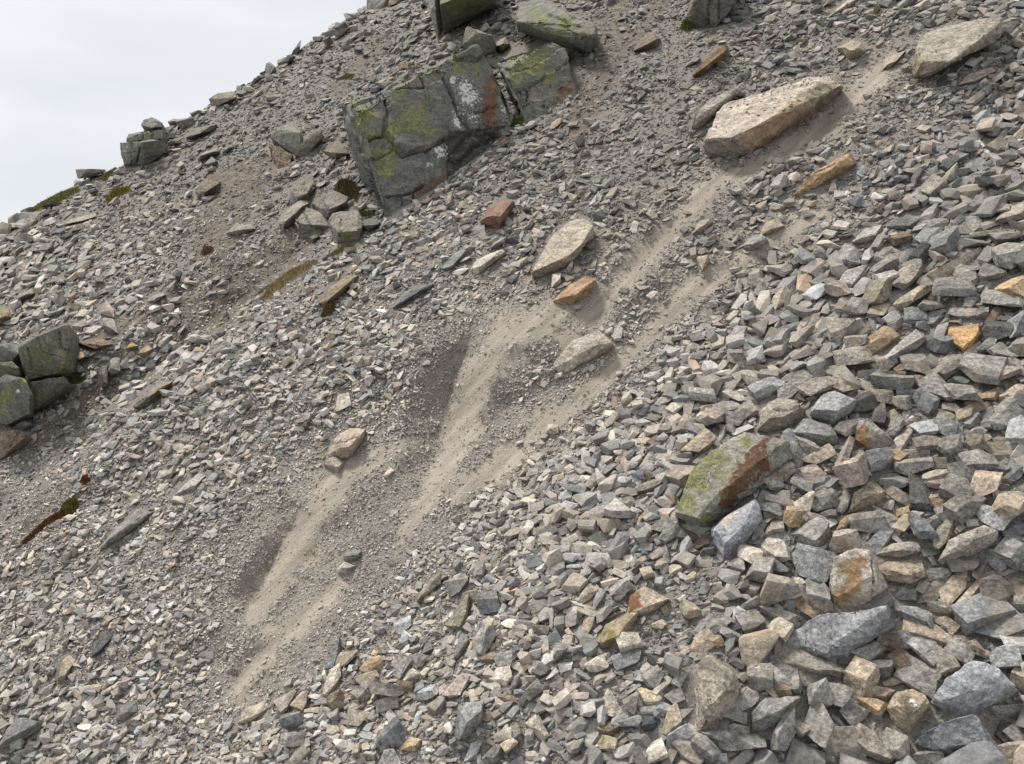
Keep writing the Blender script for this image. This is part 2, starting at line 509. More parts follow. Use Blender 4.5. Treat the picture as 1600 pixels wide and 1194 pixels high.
def rock(name, cat, label, short, colour, H, corners, paint=(), lichen=(), cracks=(), blocks=(), occ=0, grow=1.0, step=None, rough=1.0, jitter=0.08, anchor=None, lift=0.0):
    pts = parse(corners)
    if grow != 1.0:
        gx_ = sum(p[0] for p in pts) / len(pts); gy_ = sum(p[1] for p in pts) / len(pts)
        pts = [(gx_ + (p[0] - gx_) * grow, gy_ + (p[1] - gy_) * grow) + tuple(q * grow for q in p[2:]) for p in pts]
    pts3 = pts if all(len(p) == 3 for p in pts) else auto_corners(pts, H)
    xs = [p[0] for p in pts]; ys = [p[1] for p in pts]
    size = max(max(xs) - min(xs), max(ys) - min(ys))
    if anchor is None:
        low = sorted(pts3, key=lambda p: p[2])[:max(2, len(pts3) // 4)]
        anchor = (sum(p[0] for p in low) / len(low), sum(p[1] for p in low) / len(low))
    za = float(surf_z(np.array([anchor[0]]), np.array([anchor[1]]))[0])
    px = za / FP
    da = float(NC @ (ray(anchor[0], anchor[1]) * za)) - lift * px
    V = []
    fp = None
    for i, (x, y, h) in enumerate(pts3):
        r = ray(x, y)
        if h == 999:                    # lies on the flat face through the first three corners
            t = float(fp[1] @ (fp[0] - CAM)) / float(fp[1] @ (CAM2W @ r))
            p = CAM + CAM2W @ r * t
            h = (da - float(NC @ r) * t) / px
        else:
            p = to_world(r * ((da - h * px) / float(NC @ r)))
        sink = 0.7 * (CAM2W @ r) / float(NC @ r) - 0.3 * NW
        V.append(p); V.append(p + sink * (max(h, 0) + 14) * px)
        if i == 2:
            fp = (V[0], np.cross(V[2] - V[0], V[4] - V[0]))
    bm = bmesh.new()
    vs = [bm.verts.new(v) for v in V]
    g = bmesh.ops.convex_hull(bm, input=vs)
    bmesh.ops.delete(bm, geom=list({e for e in g['geom_interior'] + g['geom_unused'] if isinstance(e, bmesh.types.BMVert)}), context='VERTS')
    bmesh.ops.dissolve_limit(bm, angle_limit=math.radians(6), verts=bm.verts, edges=bm.edges)
    bm.normal_update()
    rr = random.Random(len(HEROES) * 13 + 5)
    ctr = sum((v.co for v in bm.verts), Vector()) / len(bm.verts)
    for _ in range(int(5 + 7 * min(rough, 1.4))):
        es = [e for e in bm.edges if len(e.link_faces) == 2 and e.calc_length() > 0.08 * size * px]
        if not es:
            break
        e = rr.choice(es)
        nn = (e.link_faces[0].normal + e.link_faces[1].normal + Vector((rr.gauss(0, .35), rr.gauss(0, .35), rr.gauss(0, .35)))).normalized()
        vmid = e.verts[0].co.lerp(e.verts[1].co, rr.random())
        far = max((v.co - vmid).dot(nn) for v in bm.verts)
        if far > 0.09 * size * px:
            continue
        pc_ = vmid - nn * rr.uniform(0.004, 0.022) * size * px
        gg = bmesh.ops.bisect_plane(bm, geom=list(bm.verts) + list(bm.edges) + list(bm.faces), plane_co=pc_, plane_no=nn, clear_outer=True, dist=1e-6)
        ed = [q for q in gg['geom_cut'] if isinstance(q, bmesh.types.BMEdge)]
        if ed:
            bmesh.ops.edgeloop_fill(bm, edges=ed)
        bm.normal_update()
    bmesh.ops.remove_doubles(bm, verts=bm.verts, dist=0.004 * size * px)
    bmesh.ops.bevel(bm, geom=list(bm.edges), offset=max(size * 0.005, 0.5) * px, segments=1, affect='EDGES', profile=0.6)
    bmesh.ops.triangulate(bm, faces=bm.faces)
    step = step or max(2.8, size / 30.0)
    for _ in range(7):
        bm.normal_update()
        seen = {f for f in bm.faces if (Vector(CAM) - f.calc_center_median()).dot(f.normal) > 0}
        lg = [e for e in bm.edges if e.calc_length() > step * px * (1.5 if any(f in seen for f in e.link_faces) else 6.0)]
        if not lg:
            break
        bmesh.ops.subdivide_edges(bm, edges=lg, cuts=1, use_grid_fill=False)
        bmesh.ops.triangulate(bm, faces=[f for f in bm.faces if len(f.verts) > 3])
    bm.normal_update()
    seed = Vector((len(HEROES) * 7.3, 3.1, -len(HEROES) * 2.7))
    sz = size * px
    vl = list(bm.verts)
    co = np.array([v.co[:] for v in vl]); nr = np.array([v.normal[:] for v in vl])
    X, Y = project(co)
    facing = ((CAM - co) * nr).sum(1) > 0
    cut = np.zeros(len(vl))
    for ln, wd, dp in cracks:
        d, _, _ = line_dist(X + 3.0 * VN1.fbm(X / 7, Y / 7, 2), Y + 3.0 * VN2.fbm(X / 7, Y / 7, 2), parse(ln))
        wd = wd * (0.75 + 1.1 * np.clip(VN3.fbm(X / 16, Y / 16, 2) + 0.3, 0, 1))
        cut = np.maximum(cut, np.where(facing, dp * 0.8 * np.exp(-(d / (wd * 0.55)) ** 2), 0))
    for pl, dp in blocks:
        cut = cut + np.where(facing, dp * np.clip(0.5 + poly_sd(X, Y, parse(pl)) / 3.0, 0, 1), 0)
    bd = Vector((0.35, -0.3, 0.88)).normalized()
    for i, v in enumerate(vl):
        p = v.co / sz
        a = 0.022 * fbm3(p * 2.4 + seed, 5) - 0.022 * abs(noise.noise(p * 4.3 + seed)) - 0.010 * abs(noise.noise(p * 11.0 + seed))
        u = (v.co @ bd) / sz * 11.0 + 1.4 * noise.noise(p * 2.2 + seed)
        a += 0.010 * (abs((u % 1.0) - 0.5) * 2.0) ** 3
        v.co = v.co + Vector(nr[i]) * (a * rough * sz - cut[i] * px)
    me = bpy.data.meshes.new(name)
    org = Vector(to_world(ray(anchor[0], anchor[1]) * za))
    for v in bm.verts:
        v.co -= org
    bm.to_mesh(me); bm.free()
    me.polygons.foreach_set('use_smooth', [True] * len(me.polygons))
    me.set_sharp_from_angle(angle=math.radians(17))
    me.materials.append(M_ROCK)
    if paint:
        rgba = np.zeros((len(co), 4))
        for poly, c, soft in paint:
            d = poly_sd(X + 10 * VN1.fbm(X / 9, Y / 9, 3), Y + 10 * VN2.fbm(X / 9, Y / 9, 3), parse(poly))
            a = np.clip(0.5 + d / (2.8 * soft), 0, 0.70)
            m = a > rgba[:, 3]
            rgba[m, :3] = c; rgba[m, 3] = a[m]
        am = rgba[:, 3].copy(); rgba[:, 3] = 1
        col_attr(me, 'paint', rgba)
        me.attributes.new('paint_amount', 'FLOAT', 'POINT').data.foreach_set('value', am.astype(np.float32))
    if lichen:
        rgba = np.zeros((len(co), 4)); rgba[:, 3] = 1
        for x, y, r, ch, amt in lichen:
            a = amt * np.clip(1.25 - np.hypot(X - x, Y - y) / r, 0, 1)
            rgba[:, ch] = np.maximum(rgba[:, ch], a)
        col_attr(me, 'lichen', rgba)
    o = link(name, me, label=label, category=cat, kind='thing')
    o.location = org
    c = np.array(PAL[colour] if isinstance(colour, str) else colour) * (1 + jitter * (random.random() - 0.5))
    c = c * (1.0 if isinstance(colour, str) else 0.90)
    o.color = (c[0], c[1], c[2], 1)
    HEROES.append((o, sum(xs) / len(xs), sum(ys) / len(ys), short))
    OCC_POLYS.append([(p[0], p[1] - occ * (1 if p[1] > anchor[1] - 110 else 0)) for p in hull2(pts)])
    return o


def poly_sd(X, Y, poly):
    inside = np.zeros(X.shape, bool)
    n = len(poly)
    for i in range(n):
        (x0, y0), (x1, y1) = poly[i][:2], poly[(i + 1) % n][:2]
        c = ((y0 > Y) != (y1 > Y)) & (X < (x1 - x0) * (Y - y0) / ((y1 - y0) or 1e-9) + x0)
        inside ^= c
    d, _, _ = line_dist(X, Y, [p[:2] for p in poly] + [poly[0][:2]])
    return np.where(inside, d, -d)


def hull2(pts):
    p = sorted({(a[0], a[1]) for a in pts})
    def half(q):
        h = []
        for c in q:
            while len(h) > 1 and (h[-1][0] - h[-2][0]) * (c[1] - h[-2][1]) - (h[-1][1] - h[-2][1]) * (c[0] - h[-2][0]) <= 0:
                h.pop()
            h.append(c)
        return h[:-1]
    return half(p) + half(p[::-1])


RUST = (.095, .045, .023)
DARKLICH = (.05, .045, .042)
G_BOULDER = (.185, .183, .165)
# --- the crags
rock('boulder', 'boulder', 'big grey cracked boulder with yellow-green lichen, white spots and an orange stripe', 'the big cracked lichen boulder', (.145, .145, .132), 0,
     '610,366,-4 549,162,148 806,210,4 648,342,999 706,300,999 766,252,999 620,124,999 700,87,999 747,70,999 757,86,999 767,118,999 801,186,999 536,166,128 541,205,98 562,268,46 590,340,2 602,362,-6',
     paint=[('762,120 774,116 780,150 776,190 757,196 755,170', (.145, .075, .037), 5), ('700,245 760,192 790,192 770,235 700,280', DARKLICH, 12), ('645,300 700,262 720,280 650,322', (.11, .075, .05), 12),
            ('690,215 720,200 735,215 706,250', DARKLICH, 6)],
     lichen=[(645, 185, 40, 0, .75), (665, 205, 32, 0, .7), (625, 140, 34, 0, .6), (578, 172, 18, 0, .95), (578, 205, 16, 0, .95), (612, 202, 24, 0, .9), (605, 245, 30, 0, .85), (603, 265, 18, 0, .95), (590, 230, 40, 0, .5), (650, 200, 110, 0, .36), (660, 220, 120, 1, .22), (640, 160, 70, 0, .45), (565, 190, 30, 0, .7), (720, 95, 40, 0, .55), (715, 100, 16, 0, .7), (745, 105, 14, 0, .7),
             (690, 90, 40, 0, .4), (560, 165, 30, 0, .6), (660, 110, 60, 0, .4), (728, 135, 24, 1, .8), (735, 150, 26, 1, .8), (708, 122, 10, 1, .9), (715, 190, 16, 1, .8), (690, 235, 26, 1, .7), (718, 175, 20, 1, .6), (650, 255, 26, 1, .45), (740, 180, 16, 1, .7),
             (672, 255, 14, 1, .6), (790, 170, 18, 1, .6)],
     cracks=[('572,216 592,210 602,205 612,220 616,234 632,242 665,236 692,218', 3.4, 15), ('576,246 598,240 615,233', 3, 12), ('602,205 606,175 604,150 612,138 640,138 664,135', 4, 14), ('664,135 658,118 655,108', 3, 11),
             ('697,88 730,90 757,88', 3, 12), ('692,120 706,145 716,175 726,192 735,202 752,202', 4, 12), ('735,178 760,170 778,165', 2.5, 7), ('684,95 686,108 696,112', 2.5, 8), ('605,306 640,302 660,290', 3.5, 12),
             ('628,304 632,325', 2.5, 9), ('645,300 650,320', 2.5, 9), ('700,240 715,250 745,222 780,205', 5, 10)],
     blocks=[('530,160 604,138 602,205 616,234 576,247 560,240', 7), ('570,250 615,236 632,243 692,218 735,203 820,190 820,380 590,380', 4.5), ('604,150 612,138 664,135 690,120 692,90 604,120', 4), ('735,202 752,202 806,206 760,252 700,300 700,240', 8), ('692,92 757,90 757,60 690,70', -3)], occ=16,
     step=1.9, rough=0.95, anchor=(690, 290), lift=-7)
rock('boulder', 'boulder', 'squarish lichen-covered boulder right of the crack beside the big striped boulder', 'the squarish lichen boulder', (.15, .15, .125), 0,
     '828,204,-2 783,98,78 903,146,8 868,63,999 881,64,999 893,108,999 866,182,999 776,95,68 800,165,8 816,198,-2',
     lichen=[(830, 95, 44, 0, .75), (805, 120, 22, 0, .8), (855, 115, 34, 0, .6), (800, 95, 16, 0, .7), (840, 150, 30, 1, .35)], paint=[('872,140 897,122 897,135 868,162', (.13, .07, .04), 5)],
     cracks=[('788,108 812,110 840,100', 2.5, 6), ('805,142 830,132 855,118', 2.2, 6), ('870,108 894,92', 2, 6)], step=2.6, blocks=[('780,108 812,110 842,98 895,60 780,60', 3), ('800,142 855,118 910,100 910,200 800,220', 2.5)], occ=15, rough=0.9, anchor=(842, 184), lift=-5)
rock('rock_slab', 'rock slab', 'tilted lichen-covered slab overhanging above the squarish boulder', 'the tilted lichen slab', (.175, .175, .15), 0,
     '806,34,40 812,6,46 842,-3,48 868,9,48 900,26,46 931,42,42 932,55,36 918,82,6 880,67,8 840,51,12 806,42,20 880,60,26',
     lichen=[(845, 30, 26, 0, .75), (880, 38, 26, 0, .75), (912, 50, 18, 0, .7), (830, 15, 20, 0, .5)], cracks=[('858,22 880,32 905,42', 2.5, 6), ('884,48 915,60', 2.2, 5)], step=2.6, rough=0.8, lift=8)
rock('rock', 'rock', 'small brown-green slab leaning on top of the big cracked boulder', 'the slab leaning atop the big boulder', (.2, .19, .155), 0,
     '728,40,40 748,50,42 770,56,38 773,80,8 760,84,2 722,70,18 732,46,36', lichen=[(750, 55, 20, 0, .5)], lift=6)
rock('rock', 'rock', 'small pale green stone standing right of the slab atop the big boulder', 'the little green stone', 'olive', 16, '775,66 790,57 797,69 784,84 775,78', lichen=[(785, 70, 12, 0, .5)])
rock('boulder', 'boulder', 'dark mossy-topped block cut by the top edge above the big boulder', 'the mossy block at the top edge', (.14, .14, .115), 0,
     '686,-25,70 780,-32,62 774,2,30 740,22,14 694,54,0 687,12,54', lichen=[(710, 2, 26, 0, .95), (745, -8, 26, 0, .9)], step=2.6, rough=.7)
rock('rock_slab', 'rock slab', 'thin upright slab with vertical grain at the left of the mossy block', 'the thin upright slab', (.21, .2, .18), 0,
     '667,-22,58 681,-22,60 693,57,0 685,63,0 672,24,30', step=2.4)
rock('rock', 'rock', 'grey block on the skyline where the slope meets the top edge', 'the skyline block at the top', 'grey', 0, '573,15,0 572,-14,22 600,-22,24 616,-16,18 607,9,0 590,15,0')
rock('boulder', 'boulder', 'broad lower block of the crag standing out on the left skyline', 'the lower skyline crag', (.20, .20, .17), 0,
     '188,224,32 203,221,36 256,218,30 257,238,10 230,257,0 196,265,-2 190,246,16 222,222,40', cracks=[('203,222 206,262', 2.2, 6), ('219,222 214,256', 2.2, 6), ('190,240 215,238', 1.6, 3)], step=1.6, rough=1.1)
rock('boulder', 'boulder', 'lichen-tinted upper block of the crag on the left skyline', 'the upper skyline crag', (.20, .20, .165), 0,
     '196,221,30 199,208,38 224,201,42 252,198,42 255,206,34 256,217,26 222,221,26', anchor=(230, 250), lichen=[(225, 208, 26, 0, .5)], cracks=[('222,200 222,222', 2, 5), ('236,200 238,220', 2, 5)], step=1.6, rough=1.1)
rock('rock', 'rock', 'flat cap stone lying on the skyline crag', 'the cap stone', 'grey', 0, '220,196,40 224,187,46 238,183,48 252,190,46 253,198,40 236,200,40', anchor=(230, 256), lift=3)
rock('rock', 'rock', 'thin flat stone right of the cap stone on the skyline', 'the thin skyline stone', 'tangrey', 8, '260,190 272,185 286,188 280,194 266,196')
rock('rock_slab', 'rock slab', 'pale wedge-shaped slab jutting from the skyline halfway up', 'the jutting skyline slab', 'tangrey', 0, '326,155,12 340,146,16 365,142,16 369,152,12 346,164,2 333,168,0')
rock('rock', 'rock', 'pointed grey stone poking above the skyline', 'the pointed skyline stone', 'grey', 0, '412,114,0 416,99,12 421,96,13 430,104,10 431,113,0 420,119,-2')
rock('rock_slab', 'rock slab', 'long thin shaded slab below the jutting skyline slab', 'the thin shaded slab', (.19, .185, .165), 12, '290,215 305,205 328,198 340,192 334,206 300,219')
rock('rock', 'rock', 'greenish-grey rounded block propped on an earthy stump', 'the propped greenish block', (.22, .225, .185), 0,
     '422,214,22 430,204,28 455,191,32 469,204,28 469,226,12 459,242,0 440,228,10', lichen=[(450, 205, 20, 0, .4)])
rock('rock', 'rock', 'brown crumbling stump of rock under the propped greenish block', 'the crumbling stump', 'brown', 0, '419,224,20 438,230,20 457,242,10 452,258,0 436,268,-2 424,250,4', rough=2.0, step=2.0)
rock('rock_slab', 'rock slab', 'light brown pointed slab leaning right of the propped greenish block', 'the leaning pointed slab', 'tangrey', 0, '459,240,12 466,230,18 482,211,24 501,201,24 502,216,14 494,232,2 470,247,0')
rock('rock', 'rock', 'dark tilted block uphill of the jumbled blocks left of the big boulder', 'the dark tilted block', (.19, .175, .15), 18, '455,310 462,290 484,279 489,292 478,313 460,320', grow=1.3, rough=1.5)
rock('rock', 'rock', 'pale-topped block at the left end of the jumbled blocks', 'the pale-topped block', 'tangrey', 18, '440,347 443,335 465,316 479,320 471,337 446,355', grow=1.3, rough=1.5)
rock('rock', 'rock', 'round-shouldered grey block in the middle of the jumbled blocks', 'the round-shouldered block', (.22, .205, .175), 20, '462,340 480,329 501,334 509,352 490,362 470,361', cracks=[('474,332 488,360', 2, 5)], grow=1.3, rough=1.5)
rock('rock', 'rock', 'cracked block uppermost of the jumbled blocks left of the big boulder', 'the uppermost jumbled block', (.21, .19, .16), 20, '493,318 504,310 520,302 538,310 536,327 510,338', cracks=[('503,312 517,336', 2.2, 6)], grow=1.3, rough=1.5)
rock('rock', 'rock', 'mossy-footed square block nearest the big boulder among the jumbled blocks', 'the mossy-footed block', (.21, .195, .16), 22, '517,346 528,335 556,334 563,351 556,372 530,374', lichen=[(543, 366, 12, 0, .9)], cracks=[('532,338 530,372', 2, 6)], grow=1.3, rough=1.5)
rock('rock', 'rock', 'small dark cube wedged at the foot of the big cracked boulder', 'the small dark cube', (.13, .13, .11), 14, '565,348 580,341 594,346 592,356 575,363 568,360')
rock('rock', 'rock', 'moss-edged dark rock lowest of the jumbled blocks', 'the lowest jumbled block', (.15, .14, .11), 12, '476,366 500,355 507,364 490,379', lichen=[(495, 358, 9, 0, .9)], grow=1.3, rough=1.5)
# --- left outcrop
rock('boulder', 'boulder', 'square lichen-patched block of the outcrop at the left edge', 'the square outcrop block', (.17, .17, .13), 0,
     '28,542,64 48,530,72 90,512,78 107,505,74 112,530,54 112,548,40 109,580,14 46,593,8 34,578,24', lichen=[(62, 560, 34, 0, .6), (95, 578, 12, 0, .8), (80, 530, 20, 0, .45)],
     cracks=[('92,515 95,545 108,548', 2.4, 8), ('44,545 50,580', 2.0, 4), ('60,530 66,552 100,560', 1.8, 4)], step=2.2, rough=.7, lift=14)
rock('boulder', 'boulder', 'rounded lichen-spotted boulder lowest at the left edge of the outcrop', 'the rounded outcrop boulder', (.15, .152, .125), 0,
     '-24,602,62 10,585,66 38,591,62 48,615,44 46,646,18 12,664,2 -24,656,0', lichen=[(8, 618, 18, 0, .85), (0, 640, 16, 0, .6), (38, 596, 12, 0, .8), (28, 612, 5, 1, 1.0), (10, 645, 8, 1, .5)], step=2.4, rough=.6, lift=12)
rock('rock', 'rock', 'plain grey block at the left edge beside the square outcrop block', 'the plain grey outcrop block', (.19, .185, .165), 0, '-24,540,56 14,535,58 29,552,46 21,563,34 -24,568,26', step=2.6, lift=12)
rock('rock', 'rock', 'lichen-flecked block between the plain block and the rounded outcrop boulder', 'the middle outcrop block', (.165, .165, .13), 0, '-24,568,54 18,563,52 30,574,44 32,586,28 6,592,18 -24,596,14', lichen=[(0, 575, 26, 0, .5)], step=2.6, lift=10)
rock('rock', 'rock', 'dark lower ledge beneath the square outcrop block', 'the dark lower ledge', (.14, .13, .108), 0, '48,596,40 100,588,42 105,600,28 82,622,10 60,642,2 48,646,6', step=2.6, lift=8)
rock('rock', 'rock', 'small pointed grey rock at the foot of the outcrop', 'the pointed foot rock', (.2, .19, .165), 18, '20,668 36,648 50,656 49,671 32,674')
rock('rock', 'rock', 'brown crumbly rock face below the pointed foot rock at the left edge', 'the brown crumbly face', 'brown', 0, '-24,672,36 30,672,30 48,682,16 30,702,2 0,722,-2 -24,726,0', rough=1.6, step=2.6)
rock('rock', 'rock', 'rounded brown stone with a mossy top cut by the left edge', 'the mossy-topped brown stone', (.26, .19, .13), 18, '-14,508 0,478 12,481 19,495 13,505 0,511', lichen=[(2, 480, 9, 0, 1.0)])
rock('rock_slab', 'rock slab', 'long greenish slab lying above the outcrop near the left edge', 'the long greenish slab', (.23, .225, .19), 12, '14,475 28,462 50,450 54,458 40,470 18,480', lichen=[(35, 462, 14, 0, .35)])
rock('rock_slab', 'rock slab', 'reddish brown slab under the dark overhang beside the outcrop', 'the reddish overhang slab', (.2, .14, .1), 10, '120,534 160,526 176,537 150,550 132,545')
rock('rock', 'rock', 'pinkish shield-shaped stone standing above the overhang', 'the pinkish shield stone', 'pink', 14, '156,490 160,478 167,470 178,484 179,497 168,494')
rock('rock', 'rock', 'grey upright stone directly below the pinkish shield stone', 'the grey upright stone', 'grey', 14, '158,508 160,495 178,498 185,521 168,521')
rock('rock_slab', 'rock slab', 'grey-brown flat slab left of the pinkish shield stone', 'the overhang roof slab', 'tangrey', 10, '110,509 134,498 138,508 128,518')
rock('rock', 'rock', 'tall split stone standing right of the outcrop', 'the tall split stone', (.2, .185, .16), 18, '154,584 160,572 168,568 168,600 159,606')
rock('rock', 'rock', 'banded square stone against the tall split stone', 'the banded square stone', (.25, .235, .2), 18, '168,582 172,560 187,558 188,580 173,589')
rock('rock', 'rock', 'ochre oval stone, left one of the pair right of the outcrop', 'the left ochre oval', (.36, .26, .14), 9, '196,545 205,534 216,540 204,549')
rock('rock', 'rock', 'ochre wedge stone, right one of the pair right of the outcrop', 'the right ochre wedge', 'ochre', 9, '212,553 228,538 239,545 226,558')
rock('rock_slab', 'rock slab', 'long tan slab with a mossy brown end, left middle of the slope', 'the mossy-ended slab', (.27, .24, .19), 18, '207,636 222,616 247,600 273,592 266,606 240,630 215,640', paint=[('245,612 272,595 268,608 245,626', (.2, .14, .05), 4)])
rock('rock_slab', 'rock slab', 'small grey slab at the foot of the brown gully bank', 'the gully slab', 'tangrey', 10, '228,470 248,455 260,460 242,474')
rock('rock_slab', 'rock slab', 'long grey blade-shaped slab pointing uphill, lower left', 'the grey blade slab', 'grey', 18, '156,856 180,824 215,795 242,800 206,830 168,858')
rock('rock', 'rock', 'dark grey rounded rock in the bottom left corner', 'the bottom left dark rock', (.17, .168, .165), 22, '-4,1168 10,1140 30,1118 60,1128 61,1139 28,1164 5,1174')
rock('rock_slab', 'rock slab', 'mossy brown ledge stone at the yellow grass bank', 'the brown ledge stone', (.24, .19, .12), 16, '496,474 508,450 540,430 561,430 556,441 522,456 510,482')
rock('rock_slab', 'rock slab', 'long dark blade of slate right of the yellow grass bank', 'the dark slate blade', (.16, .165, .16), 12, '612,481 634,455 655,445 678,443 671,453 640,466 620,484')
rock('rock_slab', 'rock slab', 'dark bluish slab standing uphill of the dark slate blade', 'the bluish slab', 'bluegrey', 10, '690,420 712,394 730,388 728,400 705,424')
# --- middle
rock('rock', 'rock', 'rusty red angular rock alone on grey scree below the big boulder', 'the rusty red rock', (.22, .13, .09), 26, '750,346 770,318 786,309 806,315 796,336 784,359 760,357')
rock('rock_slab', 'rock slab', 'large cream wedge slab in the centre with a brown underside', 'the large cream slab', (.45, .385, .305), 0,
     '829,427,22 850,390,28 861,368,28 890,345,28 915,339,28 927,352,26 909,381,28 880,408,26 832,437,0 862,431,-2 890,416,-2 927,372,4', step=2.6)
rock('rock', 'rock', 'orange-brown flat rock just below the large cream slab', 'the orange-brown rock', (.37, .245, .145), 22, '864,470 890,445 915,432 931,437 929,451 906,476 885,480')
rock('rock', 'rock', 'whitish blocky stone between the cream slab and orange-brown rock', 'the whitish block', 'pale', 16, '861,450 863,428 877,426 876,446')
rock('rock_slab', 'rock slab', 'beige slab with a bright rounded top right of the main chute', 'the beige chute slab', (.42, .37, .305), 0,
     '864,576,12 868,557,20 895,530,26 935,516,28 958,535,20 950,549,0 920,563,-2 880,587,-2 930,540,28', step=2.6)
rock('rock', 'rock', 'pale beige flat rock left of the large cream slab', 'the pale flat rock', 'pale', 14, '734,421 745,405 785,388 791,395 766,416 745,431')
rock('rock', 'rock', 'pinkish tan cracked block beside the sandy hollow, left of centre', 'the pinkish tan block', (.42, .345, .275), 28, '511,711 520,685 545,668 571,671 566,692 546,720 530,722', cracks=[('516,692 540,690 562,680', 2, 5)])
rock('rock', 'rock', 'grey wedge under the pinkish tan block', 'the grey wedge under the pinkish block', 'tangrey', 14, '504,722 518,711 540,721 531,742 514,736')
rock('rock', 'rock', 'small white upright stone uphill of the pinkish tan block', 'the small white upright', 'pale', 14, '523,645 527,615 545,612 549,633')
rock('rock', 'rock', 'cream triangular chip standing in the sandy hollow', 'the cream chip', 'pale', 8, '597,744 608,728 616,735 606,748')
rock('rock', 'rock', 'tan cube at the lower edge of the sand chute', 'the tan chute cube', 'pale', 14, '852,676 856,662 872,664 873,678 860,680')
rock('rock', 'rock', 'dark grey egg-shaped stone, upper of a pair below the chute', 'the dark egg stone', 'bluegrey', 14, '534,872 546,857 565,860 560,875 546,879')
rock('rock', 'rock', 'pale grey round stone, lower of a pair below the chute', 'the pale round stone', 'lightgrey', 14, '524,890 538,877 555,884 546,898 530,899')
# --- upper right
rock('rock_slab', 'rock slab', 'huge pale slab with a long orange-brown side, upper right', 'the huge pale slab', (.45, .395, .32), 0,
     '1100,216,42 1112,190,46 1130,162,46 1180,144,46 1287,111,46 1318,133,38 1283,128,48 1240,150,49 1195,188,50 1152,214,48 1178,243,-2 1140,253,0 1104,247,0 1098,230,16 1240,207,-2 1297,170,-2 1313,152,8',
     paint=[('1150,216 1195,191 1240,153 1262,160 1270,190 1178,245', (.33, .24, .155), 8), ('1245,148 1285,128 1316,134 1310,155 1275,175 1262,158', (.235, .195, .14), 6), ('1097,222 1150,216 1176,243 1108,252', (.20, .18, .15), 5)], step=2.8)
rock('rock_slab', 'rock slab', 'smaller pinkish pointed slab tucked left of the huge pale slab', 'the pinkish pointed slab', (.36, .315, .27), 0,
     '1079,196,18 1090,175,26 1110,155,28 1151,136,26 1148,146,22 1122,164,24 1080,206,-2 1092,204,-2 1119,181,0')
rock('boulder', 'boulder', 'large beige boulder with shaded underside near the right end of the top edge', 'the large beige boulder', (.37, .33, .265), 0,
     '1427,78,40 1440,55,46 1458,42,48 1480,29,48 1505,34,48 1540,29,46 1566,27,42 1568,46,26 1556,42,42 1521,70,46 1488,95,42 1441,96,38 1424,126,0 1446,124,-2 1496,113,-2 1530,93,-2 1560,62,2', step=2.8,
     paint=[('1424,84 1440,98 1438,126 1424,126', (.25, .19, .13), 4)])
rock('rock_slab', 'rock slab', 'long ochre slab with a lit top, below the huge pale slab', 'the long ochre slab', (.42, .29, .175), 0,
     '1240,304,6 1262,274,22 1310,242,24 1330,240,22 1337,255,12 1325,269,-2 1290,286,-2 1250,308,-2 1318,250,25 1300,266,22')
rock('rock', 'rock', 'rust-orange and black rough rock at the top, right of the soil strip', 'the rust-and-black rock', (.17, .105, .05), 18, '1082,119 1095,95 1120,72 1143,70 1136,92 1102,117', rough=1.7)
rock('rock', 'rock', 'beige blocky rock at the head of the upper sand lane', 'the beige blocky rock', 'tan', 20, '1307,75 1330,63 1346,66 1353,80 1341,91 1330,96 1318,87')
rock('rock', 'rock', 'thin tan flake standing left of the large beige boulder', 'the thin tan flake', 'tan', 12, '1379,109 1383,92 1416,78 1402,96 1384,111')
rock('rock_slab', 'rock slab', 'flat pale pinkish slab below the large beige boulder', 'the flat pale slab', 'pink', 8, '1494,136 1510,118 1550,104 1557,110 1532,129')
rock('rock_slab', 'rock slab', 'flat pale slab cut by the top edge, right of centre', 'the top edge slab', 'pale', 10, '1292,28 1305,10 1330,-6 1346,-6 1327,13')
rock('boulder', 'boulder', 'dark ribbed crag cut by the top edge beside a moss patch', 'the dark ribbed crag', (.13, .12, .105), 0, '1072,28,14 1084,2,44 1092,-30,60 1156,-34,56 1148,8,24 1118,44,0 1096,48,0', cracks=[('1108,-20 1106,40', 2.5, 7), ('1126,-20 1122,30', 2.5, 7)], step=2.6)
rock('rock', 'rock', 'rounded brown rock in the soil strip near the top', 'the rounded brown rock', (.19, .15, .11), 18, '990,79 1000,60 1020,50 1034,62 1027,76')
rock('rock', 'rock', 'grey cube-shaped rock beside the sand lane, right of centre', 'the grey lane cube', (.3, .285, .255), 20, '1159,384 1170,372 1190,365 1200,374 1192,386 1175,394')
rock('rock_slab', 'rock slab', 'tan flat slab just uphill of the grey lane cube', 'the tan lane slab', 'tan', 12, '1186,366 1196,348 1210,342 1226,352 1205,368')
rock('rock', 'rock', 'rosy tan rounded rock at the bend of the sand lane', 'the rosy lane rock', 'pink', 13, '1081,366 1092,346 1110,340 1114,346 1100,362 1086,370')
rock('rock', 'rock', 'tan triangular stone pointing down in the sand lane', 'the triangular lane stone', 'tan', 12, '1087,405 1090,401 1106,398 1107,410 1097,422')
